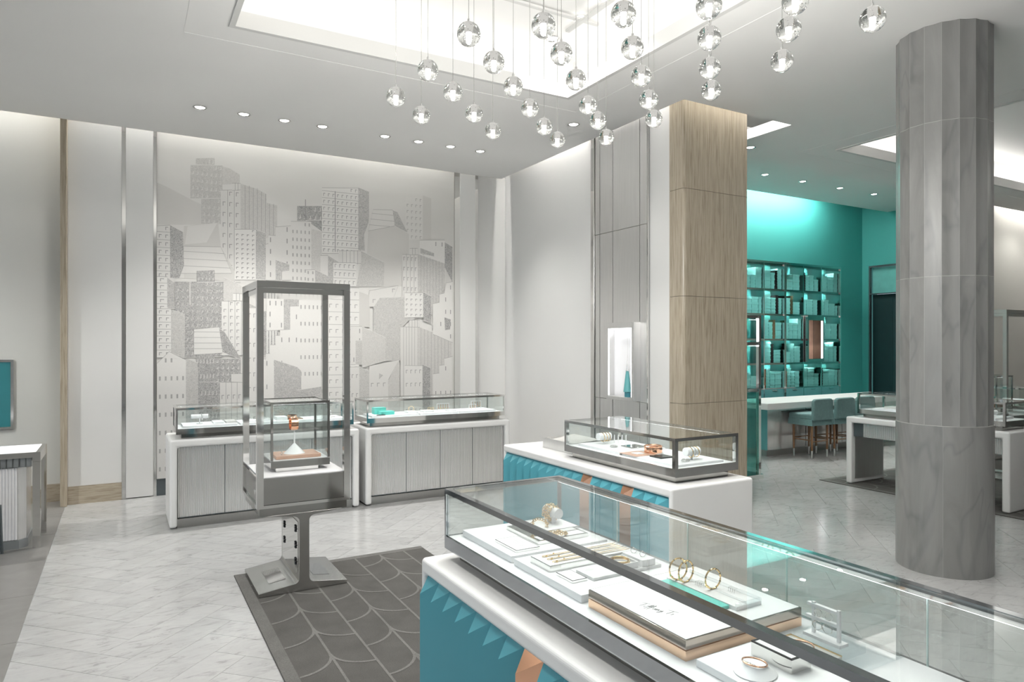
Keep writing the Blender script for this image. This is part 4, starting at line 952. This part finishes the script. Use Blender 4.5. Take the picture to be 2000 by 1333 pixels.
# ------------------------------------------------------------------ jewelry in the near showcase
D = .9635
def blk(name, label, cat, x0, x1, y0, y1, z0, z1, mat, bev=.0015):
    return tag(MB().box(x0, x1, y0, y1, z0, z1).build(name, mat, bevel=bev), label, cat)
blk('display_riser', 'large white riser at the far end of the near showcase', 'display riser', 1.286, 1.745, 2.262, 2.69, D, .989, 'pad_white')
blk('display_riser', 'white riser in the middle of the near showcase', 'display riser', 1.283, 1.745, 1.80, 2.235, D, .989, 'pad_white')
blk('display_riser', 'white riser under the domed bangle pad', 'display riser', 1.29, 1.60, .70, 1.30, D, .9835, 'pad_white')
blk('display_riser', 'low white riser at the near end of the near showcase', 'display riser', 1.61, 1.79, .62, 1.06, D, .9735, 'pad_white')
def card(label, x0, x1, y0, y1, z, lines):
    t = thing('display_card', label, 'card', ((x0 + x1) / 2, (y0 + y1) / 2, z))
    MB().box(x0, x1, y0, y1, z, z + .008).build('holder', 'silver', t)
    MB().box(x0 + .0035, x1 - .0035, y0 + .0035, y1 - .0035, z + .0081, z + .0087).build('paper', 'deck_white', t)
    MB().box(x0 + .001, x1 - .001, y0 + .001, y0 + .0035, z + .008, z + .0088).box(x0 + .001, x1 - .001, y1 - .0035, y1 - .001, z + .008, z + .0088).box(x0 + .001, x0 + .0035, y0 + .0035, y1 - .0035, z + .008, z + .0088).box(x1 - .0035, x1 - .001, y0 + .0035, y1 - .0035, z + .008, z + .0088).build('edge', 'black', t)
    m = MB(); rr = random.Random(len(label))
    for (xx, ya, yb) in lines:
        y = ya
        while y > yb:
            w_ = rr.uniform(.003, .007); m.box(xx, xx + .0016, max(yb, y - w_), y, z + .0087, z + .0089); y -= w_ + .0022
    m.build('fine_print', 'print_grey', t); return t
card('framed white card with fine print on the large riser', 1.325, 1.434, 2.29, 2.466, .9892, [(1.405, 2.43, 2.36), (1.397, 2.43, 2.345), (1.389, 2.43, 2.33), (1.381, 2.42, 2.335), (1.373, 2.41, 2.33)])
card('small framed card with a short word on the middle riser', 1.32, 1.382, 1.903, 2.006, .9892, [(1.35, 1.965, 1.945)])
tr = thing('mirror_tray', 'stepped silver trays under the gold bracelet roll', 'tray', (1.58, 2.46, .9892))
MB().box(1.456, 1.70, 2.335, 2.60, .9892, 1.004).build('lower_tray', 'silver', tr)
MB().box(1.51, 1.70, 2.40, 2.58, 1.0042, 1.018).build('upper_tray', 'silver', tr)
MB().box(1.47, 1.69, 2.345, 2.397, 1.0042, 1.005).box(1.515, 1.695, 2.405, 2.575, 1.0182, 1.019).build('lining', 'deck_white', tr)
rl = thing('bracelet_roll', 'grey cylindrical roll on a post for gold bracelets in the near showcase', 'jewelry stand', (1.63, 2.49, 1.0192))
MB().cyl((1.632, 2.495, 1.0192), .010, .035, 12).build('post', 'pad_white', rl, smooth=True)
MB().lathe((1.632, 2.455, 1.066), [(0, 0), (.022, 0), (.022, .10), (0, .10)], 24, axis='y').build('roll', 'pad_white', rl, smooth=True)
def chain(label, c, R, normal, n, r, mat='gold', sq=1.):
    m = MB(); N = Vector(normal).normalized(); u = N.orthogonal().normalized(); w_ = N.cross(u)
    for i in range(n):
        a = 2 * PI * i / n; p_ = Vector(c) + u * R * math.cos(a) + w_ * R * sq * math.sin(a); tn = (-u * math.sin(a) + w_ * math.cos(a))
        nn = N if i % 2 else tn.cross(N); m.ring(p_, PI * R / n * 1.25, r, nn, 8, 5)
    return tag(m.build('chain_bracelet', mat, smooth=True), label, 'bracelet')
chain('gold link bracelet nearest the mural on the grey roll', (1.632, 2.535, 1.062), .0295, (0, 1, .1), 16, .0022)
chain('gold link bracelet in the middle of the grey roll', (1.632, 2.515, 1.060), .0305, (0, 1, -.1), 16, .0022)
chain('gold link bracelet at the near end of the grey roll', (1.632, 2.495, 1.061), .030, (0, 1, .2), 16, .0022)
chain('gold link bracelet lying before the grey roll', (1.585, 2.372, 1.011), .026, (.1, .1, 1), 18, .002)
chain('gold chain bracelet trailing off the silver tray', (1.545, 2.47, 1.03), .032, (.5, .6, .5), 18, .002)
# necklace tray
nk = thing('necklace_tray', 'long silver edged tray with gold necklaces on the middle riser', 'tray', (1.50, 2.08, .9892))
MB().box(1.315, 1.70, 2.035, 2.17, .9892, 1.010).build('tray', 'silver', nk, bevel=.001)
MB().box(1.319, 1.696, 2.039, 2.166, 1.0101, 1.011).build('lining', 'deck_white', nk)
for i, yy in enumerate((2.055, 2.09, 2.125)):
    m = MB().tube([(1.69, yy, 1.013), (1.5, yy + .003, 1.013), (1.35, yy + .004, 1.013), (1.345, yy + .010, 1.013), (1.35, yy + .017, 1.013), (1.5, yy + .016, 1.013), (1.69, yy + .018, 1.013)], .0012, 5)
    m.ball((1.36, yy + .003, 1.015), .004, 8).ball((1.40, yy + .016, 1.015), .0035, 8)
    tag(m.build('necklace', 'gold', smooth=True), 'gold necklace with small pendants, %s from the near edge of its tray' % ORD[i], 'necklace')
blk('marble_slab', 'pale marble slab lying on the middle riser', 'slab', 1.395, 1.70, 1.885, 1.99, .9892, 1.0, 'slab_marble')
bx = thing('bangle_tray', 'open white tray holding a gold bangle on the marble slab', 'tray', (1.53, 1.95, 1.0002))
MB().box(1.505, 1.60, 1.895, 1.985, 1.0002, 1.012).box(1.505, 1.509, 1.895, 1.985, 1.012, 1.022).box(1.596, 1.60, 1.895, 1.985, 1.012, 1.022).box(1.509, 1.596, 1.895, 1.899, 1.012, 1.022).box(1.509, 1.596, 1.981, 1.985, 1.012, 1.022).build('tray', 'pad_white', bx)
tag(MB().ring((1.552, 1.94, 1.018), .034, .0035, (0, 0, 1)).ring((1.552, 1.94, 1.024), .034, .0025, (0, 0, 1)).build('bangle', 'gold', smooth=True), 'plain gold bangle lying in the open white tray', 'bangle')
blk('ring_block', 'white block holding two small rings', 'display block', 1.615, 1.675, 1.89, 2.005, 1.0002, 1.024, 'pad_white')
for i, yy in enumerate((1.925, 1.975)):
    tag(MB().ring((1.645, yy, 1.033), .010, .0013, (.6, .8, 0), 20, 6).ball((1.645, yy, 1.0445), .0028, 8).build('ring', 'silver', smooth=True), 'small silver ring standing at the %s end of the ring block' % ('near', 'far')[i], 'ring')
# rose gold plinth box with script
rx = thing('rose_plinth', 'wide rose gold plinth with white top and handwritten lettering', 'plinth', (1.515, 1.55, D))
x0, x1, y0, y1 = 1.286, 1.748, 1.333, 1.765
MB().box(x0, x1, y0, y1, D, .990).build('lower_band', 'tan_metal', rx)
MB().box(x0 + .006, x1 - .006, y0 + .006, y1 - .006, .9901, .9932).build('recess', 'tan_metal', rx)
MB().box(x0, x1, y0, y1, .9933, 1.0185).build('upper_band', 'bronze', rx, bevel=.001)
MB().box(x0 + .005, x1 - .005, y0 + .005, y1 - .005, 1.0186, 1.0196).build('white_top', 'deck_white', rx)
ST = [[(0, .92), (.3, 1.0), (.9, 1.08)], [(.52, 1.04), (.4, .5), (.22, 0)], [(.72, .42), (.62, .12), (.72, .04), (.92, .3)], [(.80, .62), (.83, .66)],
      [(.92, .3), (1.2, .9), (1.34, 1.12), (1.36, 1.0), (1.2, .5), (.98, -.35)], [(1.04, .42), (1.7, .5)], [(1.25, .3), (1.5, .9), (1.64, 1.12), (1.66, 1.0), (1.5, .5), (1.28, -.35)],
      [(2.0, .42), (1.86, .46), (1.7, .26), (1.76, .06), (1.92, .2), (2.02, .42), (1.95, .1), (2.08, .08), (2.18, .42), (2.14, .06), (2.32, .42), (2.42, .4), (2.38, .08), (2.52, .15)],
      [(2.62, .42), (2.59, .15), (2.70, .12), (2.86, .42), (2.69, -.25), (2.50, -.42), (2.52, -.25), (2.94, .15)], [(3.15, .95), (3.45, 1.02), (4.25, 1.06)], [(3.75, 1.03), (3.65, .5), (3.45, 0)], [(3.95, .34), (4.07, .44), (3.95, 0)]]
sc_, A0 = .028, Vector((1.336, 1.585)); dv = Vector((.034, -.11)).normalized(); uv = Vector((.11, .034)).normalized(); tm = MB()
for s_ in ST:
    for a, b in zip(s_, s_[1:]):
        pa = A0 + dv * a[0] * sc_ + uv * a[1] * sc_; pb = A0 + dv * b[0] * sc_ + uv * b[1] * sc_; d = pb - pa; n = Vector((-d.y, d.x)).normalized() * (.0009 if abs(b[1] - a[1]) > .3 else .0005); e = d.normalized() * .0004
        tm.prism([tuple(pa + n - e), tuple(pa - n - e), tuple(pb - n + e), tuple(pb + n + e)], 'z', 1.0197, 1.02)
tm.build('script_lettering', 'ink', rx)
blk('teal_strip', 'bright teal strip block on the rose gold plinth', 'display block', 1.515, 1.552, 1.43, 1.69, 1.0198, 1.030, 'teal_bright')
ac = thing('acrylic_tray', 'clear acrylic stepped tray for standing bangles on the plinth', 'tray', (1.61, 1.55, 1.0198))
MB().box(1.555, 1.66, 1.405, 1.70, 1.0198, 1.031).build('base', 'deck_white', ac)
MB().box(1.655, 1.661, 1.405, 1.70, 1.0312, 1.040).box(1.555, 1.655, 1.405, 1.411, 1.0312, 1.040).box(1.60, 1.604, 1.411, 1.70, 1.0312, 1.037).build('rim', 'acrylic', ac)
def bangle(label, c, R, normal, sup=True):
    t = thing('bangle', label, 'bangle', c)
    MB().ring(c, R, .0026, normal, 40, 8, gap=.25).build('hoop', 'gold', t, smooth=True)
    N = Vector(normal).normalized(); u = N.orthogonal().normalized(); w_ = N.cross(u); m = MB(); cc = Vector(c)
    for a in (.5, 1.2, 2.0, 2.8, 3.6, 4.4, 5.2):
        p_ = cc + u * R * math.cos(a) + w_ * R * math.sin(a); m.ball(tuple(p_), .0034, 8)
    m.build('dark_bead', 'olive_box', t, smooth=True)
    for sg in (-1, 1):
        p_ = cc + Vector((u * R * math.cos(sg * .14) + w_ * R * math.sin(sg * .14))); MB().tube([tuple(p_ - N * .007), tuple(p_ + N * .007)], .0026, 7).build('end_bar', 'gold', t, smooth=True)
    return t
bangle('gold hinged bangle standing on the teal strip, farther one', (1.57, 1.662, 1.067), .034, (-.12, -1, .05))
bangle('gold hinged bangle standing on the teal strip, second one', (1.575, 1.632, 1.067), .034, (.08, -1, 0))
bangle('gold hinged bangle standing alone on the acrylic tray', (1.605, 1.545, 1.064), .031, (-.05, -1, 0))
for j, (xx, yy) in enumerate(((1.585, 1.60), (1.635, 1.51))):
    m = MB()
    for i in range(4): m.tube([(xx, yy - i * .008, 1.0315), (xx, yy - i * .008, 1.043), (xx + .02, yy - i * .008, 1.043), (xx + .02, yy - i * .008, 1.0315)], .0011, 5)
    tag(m.build('bangle_prongs', 'silver', smooth=True), 'row of silver wire prongs %s' % ('behind the paired bangles', 'beside the lone bangle')[j], 'jewelry stand')
# domed bangle, mirrored box, gold bracelet tray, earring stand
tag(MB().lathe((1.362, 1.172, .9838), [(0, 0), (.050, 0), (.052, .003), (.030, .018), (.026, .022), (0, .022)], 32).build('domed_pad', 'pad_white', smooth=True), 'white domed pad carrying a rose gold bangle', 'jewelry stand')
bg_ = thing('bangle', 'rose gold bangle tilted on the white domed pad', 'bangle', (1.364, 1.175, 1.008))
MB().ring((1.364, 1.175, 1.0085), .0295, .0021, (.12, 0, 1), 40, 8).build('hoop', 'rose_gold', bg_, smooth=True)
mm = MB()
for i in range(6): mm.ball((1.338 - .0 + i * .0012, 1.188 - i * .006, 1.0125), .0026, 8)
mm.build('set_stones', 'silver', bg_, smooth=True)
mbx = thing('mirror_box', 'mirrored box with black edge beside the domed bangle', 'box', (1.465, 1.18, .984))
MB().box(1.432, 1.505, 1.12, 1.245, .984, 1.018).build('body', 'chrome', mbx)
MB().box(1.436, 1.501, 1.124, 1.241, 1.0181, 1.0195).build('lid', 'pad_white', mbx)
MB().box(1.432, 1.436, 1.12, 1.245, 1.0181, 1.022).box(1.501, 1.505, 1.12, 1.245, 1.0181, 1.022).box(1.436, 1.501, 1.12, 1.124, 1.0181, 1.022).box(1.436, 1.501, 1.241, 1.245, 1.0181, 1.022).build('edge', 'black', mbx)
gt = thing('bracelet_tray', 'gold rimmed flat tray with a rose gold bracelet near the earring stand', 'tray', (1.56, 1.19, .984))
MB().box(1.525, 1.60, 1.10, 1.255, .984, .998).build('tray', 'pad_grey', gt)
MB().box(1.525, 1.528, 1.10, 1.255, .998, 1.001).box(1.597, 1.60, 1.10, 1.255, .998, 1.001).box(1.528, 1.597, 1.252, 1.255, .998, 1.001).build('rim', 'gold', gt)
tag(MB().ring((1.562, 1.195, 1.0005), .029, .0022, (0, 0, 1), 36, 8, squash=1.15).build('bracelet', 'rose_gold', smooth=True), 'rose gold bracelet lying flat in the gold rimmed tray', 'bracelet')
for i, (a, b, c, d, z0, z1) in enumerate(((1.605, 1.785, 1.05, 1.26, .974, .985), (1.605, 1.70, 1.10, 1.25, .9852, 1.008))):
    blk('acrylic_block', ('wide low' if i == 0 else 'thick upper') + ' clear acrylic block under the earring stand', 'display block', a, b, c, d, z0, z1, 'acrylic', 0)
es = thing('earring_stand', 'white ladder shaped earring stand with silver hoops', 'jewelry stand', (1.63, 1.17, 1.0082))
MB().box(1.612, 1.648, 1.115, 1.225, 1.0082, 1.016).build('base', 'deck_white', es)
for yy in (1.13, 1.205): MB().box(1.627, 1.635, yy - .004, yy + .004, 1.0162, 1.10).build('upright', 'deck_white', es)
for zz in (1.058, 1.092): MB().box(1.625, 1.637, 1.134, 1.222 if zz > 1.08 else 1.226, zz - .004, zz + .004).build('crossbar', 'deck_white', es)
for i, (yy, zz, rr) in enumerate(((1.185, 1.077, .010), (1.155, 1.077, .010), (1.188, 1.043, .0125), (1.158, 1.043, .0125))):
    tag(MB().ring((1.622, yy, zz), rr, .0012, (1, .2, 0), 24, 6).build('hoop_earring', 'silver', smooth=True), 'silver hoop earring on the %s rung, %s side of the ladder stand' % (('upper', 'upper', 'lower', 'lower')[i], ('far', 'near')[i % 2]), 'earring')

# ------------------------------------------------------------------ middle island showcase
blk('display_riser', 'thin white riser at the far half of the middle showcase', 'display riser', 3.25, 3.70, 4.06, 4.60, D, .982, 'pad_white')
blk('display_riser', 'thin white riser at the near half of the middle showcase', 'display riser', 3.25, 3.70, 3.46, 4.04, D, .978, 'pad_white')
for j, (xx, yy, z) in enumerate(((3.42, 4.48, .9822), (3.50, 3.57, .9782))):
    q = thing('bracelet_roll', 'white bracelet roll with bangles at the %s end of the middle showcase' % ('far', 'near')[j], 'jewelry stand', (xx, yy, z))
    MB().cyl((xx, yy, z), .008, .035, 10).build('post', 'deck_white', q, smooth=True)
    MB().lathe((xx - .06, yy, z + .06), [(0, 0), (.03, 0), (.03, .12), (0, .12)], 24, axis='x').build('roll', 'deck_white', q, smooth=True)
    for i in range(3):
        tag(MB().ring((xx - .015 + i * .025, yy, z + .055), .036, .0028, (1, .12 * (i - 1), .1), 30, 6).build('bangle', ('gold', 'silver')[j and i == 1], smooth=True), '%s bangle on the %s white roll of the middle showcase' % (('left', 'centre', 'right')[i], ('far', 'near')[j]), 'bangle')
tf = thing('ring_posts', 'four white ring posts standing in the middle showcase', 'jewelry stand', (3.55, 4.44, .9822))
for i in range(4): MB().tube([(3.52 + i * .024, 4.47 - i * .02, .9822), (3.52 + i * .024, 4.47 - i * .02, 1.05)], .004, 8).build('ring_post', 'deck_white', tf, smooth=True)
tag(chain('silver chain bracelet lying at the far end of the middle showcase', (3.38, 4.30, .986), .04, (0, 0, 1), 20, .002, 'silver', .6), 'silver chain bracelet lying at the far end of the middle showcase', 'bracelet')
blk('mirror_tile', 'dark edged mirror tile in the middle showcase', 'tray', 3.45, 3.60, 4.16, 4.30, .9822, .990, 'dark_chrome')
blk('copper_mat', 'flat copper mat in the middle showcase', 'mat', 3.24, 3.44, 3.86, 4.06, .9786, .9815, 'rose_leather')
blk('small_card', 'small white card lying on the copper mat', 'card', 3.30, 3.37, 3.92, 3.99, .9817, .986, 'deck_white')
tag(MB().lathe((3.47, 3.94, .9825), [(.060, 0), (.067, 0), (.068, .02), (.067, .04), (.060, .04), (.061, .02), (.060, 0)], 36).ring((3.47, 3.94, 1.030), .064, .006, n=30).build('copper_cuff', 'rose_gold', smooth=True), 'wide copper cuff lying in the middle showcase', 'bracelet')
blk('black_tray', 'thin black edged plate in the middle showcase', 'tray', 3.33, 3.46, 3.70, 3.82, .9782, .987, 'black')
tag(chain('silver chain lying near the front of the middle showcase', (3.42, 3.55, .981), .045, (0, 0, 1), 20, .002, 'silver', .5), 'silver chain lying near the front of the middle showcase', 'bracelet')

# ------------------------------------------------------------------ wall counter showcases
for i, (a, b, nm) in enumerate(((.52, 1.02, 'left'), (1.05, 1.58, 'middle'), (1.61, 2.12, 'right'))):
    blk('display_riser', '%s white riser in the left wall showcase' % nm, 'display riser', a, b, 7.46, 7.80, D, .985, 'pad_white')
for i, (a, b, nm) in enumerate(((2.44, 3.0, 'left'), (3.02, 3.5, 'middle'), (3.52, 4.02, 'right'))):
    blk('display_riser', '%s white riser in the right wall showcase' % nm, 'display riser', a, b, 7.46, 7.80, D, .985, 'pad_white')
tb_ = thing('bracelet_bar', 'white T-bar with bracelets at the left of the left wall showcase', 'jewelry stand', (.68, 7.62, .9852))
MB().cyl((.68, 7.62, .9852), .03, .006, 16).cyl((.68, 7.62, .99), .006, .06, 10).build('post', 'deck_white', tb_, smooth=True)
MB().lathe((.60, 7.62, 1.06), [(0, 0), (.022, 0), (.022, .16), (0, .16)], 18, axis='x').build('bar', 'deck_white', tb_, smooth=True)
tag(MB().ring((.70, 7.62, 1.055), .03, .004, (1, 0, .1), 24, 6).build('bangle', 'silver', smooth=True), 'silver bangle on the white T-bar', 'bangle')
for i, x in enumerate((.80, .92)): blk('necklace_pad', 'sloped white pad %s the T-bar in the left wall showcase' % ('beside', 'second from')[i], 'display pad', x, x + .1, 7.52, 7.70, .9852, 1.005, 'pad_grey' if i else 'pad_white')
for i, x in enumerate((1.10, 1.25, 1.42)): blk('necklace_pad', '%s small white pad in the middle of the left wall showcase' % ORD[i], 'display pad', x, x + .11, 7.52, 7.70, .9852, 1.0 + .01 * i, 'pad_white')
blk('copper_plate', 'dark copper plate in the left wall showcase behind the tower', 'tray', 1.52, 1.70, 7.55, 7.74, .9852, .992, 'copper_lacquer')
tag(MB().lathe((1.60, 7.64, .9925), [(.045, 0), (.05, 0), (.05, .035), (.045, .035), (.045, 0)], 28).build('copper_cuff', 'rose_gold', smooth=True), 'copper cuff in the left wall showcase behind the tower', 'bracelet')
tag(MB().ring((1.98, 7.62, 1.032), .040, .003, (.3, 1, 0), 30, 6).build('bangle', 'silver', smooth=True), 'thin silver bangle standing at the right of the left wall showcase', 'bangle')
blk('stone_pad', 'grey pad under the standing bangle of the left wall showcase', 'display pad', 1.93, 2.05, 7.56, 7.70, .9852, .991, 'pad_grey')
tdp = thing('teal_display', 'stepped teal display block in the right wall showcase', 'display block', (2.62, 7.63, .9852))
MB().box(2.52, 2.66, 7.62, 7.72, .9852, 1.06).build('upper_step', 'teal_bright', tdp, bevel=.003)
MB().box(2.56, 2.72, 7.50, 7.6195, .9852, 1.025).build('lower_step', 'teal_bright', tdp, bevel=.003)
blk('black_tray', 'thin black plate in front of the teal display block', 'tray', 2.50, 2.60, 7.47, 7.495, .9852, .993, 'black')
for i, (x, nm) in enumerate(((2.90, 'left'), (3.10, 'right'))):
    blk('ring_pad', 'cream ring pad %s of the first arch in the right wall showcase' % nm, 'display pad', x, x + .13, 7.54, 7.68, .9852, 1.005, 'pad_white')
tag(MB().ring((2.97, 7.62, 1.028), .032, .0025, (.2, 1, 0), 26, 6).build('bangle', 'gold', smooth=True), 'gold bangle arching over the left cream pad of the right wall showcase', 'bangle')
for i, x in enumerate((3.19, 3.235)): tag(MB().ring((x, 7.6, 1.022), .016, .002, (.2, 1, 0), 20, 6).build('ring', 'gold', smooth=True), '%s of two gold rings on the right cream pad' % ('left', 'right')[i], 'ring')
def rack(label, x, y, w_, h, n):
    t = thing('earring_rack', label, 'jewelry stand', (x, y, .9852))
    MB().box(x, x + .006, y, y + .006, .9852, .9852 + h).box(x + w_ - .006, x + w_, y, y + .006, .9852, .9852 + h).box(x, x + w_, y, y + .006, .9852 + h, .9912 + h).build('frame', 'deck_white', t)
    for i in range(n):
        xx = x + w_ * (i + .5) / n; MB().tube([(xx, y - .002, .9852 + h * .95), (xx, y - .002, .9852 + h * .45)], .0025, 6).ball((xx, y - .002, .9852 + h * .4), .006, 8).build('drop_earring', 'gold' if i % 2 else 'rose_gold', t, smooth=True)
rack('wide white earring rack in the middle of the right wall showcase', 3.30, 7.62, .16, .085, 5)
rack('small white earring rack at the right of the right wall showcase', 3.72, 7.60, .10, .06, 3)
rack('tall white earring rack at the right of the right wall showcase', 3.78, 7.66, .14, .095, 4)
blk('cream_pad', 'cream pad beside the wide earring rack', 'display pad', 3.40, 3.50, 7.5, 7.6, .9852, 1.0, 'pad_white')
# ------------------------------------------------------------------ far showcases
blk('display_riser', 'white riser in the glass showcase on the far white table', 'display riser', 8.25, 8.65, 3.85, 5.25, D, .985, 'pad_white')
blk('display_pad', 'pale grey pad in the far table showcase', 'display pad', 8.33, 8.50, 5.0, 5.15, .9852, 1.01, 'pad_grey')
blk('black_tray', 'thin black tray in the far table showcase', 'tray', 8.33, 8.48, 4.7, 4.93, .9852, .996, 'black')
rr_ = thing('bracelet_roll', 'pale bracelet roll in the far table showcase near the column', 'jewelry stand', (8.4, 3.95, .9852))
MB().cyl((8.4, 3.95, .9852), .008, .03, 10).build('post', 'deck_white', rr_, smooth=True)
MB().lathe((8.33, 3.95, 1.035), [(0, 0), (.028, 0), (.028, .14), (0, .14)], 18, axis='x').build('roll', 'deck_white', rr_, smooth=True)
blk('display_riser', 'white riser in the farthest glass showcase', 'display riser', 11.15, 11.55, 3.75, 5.2, D, .985, 'pad_white')
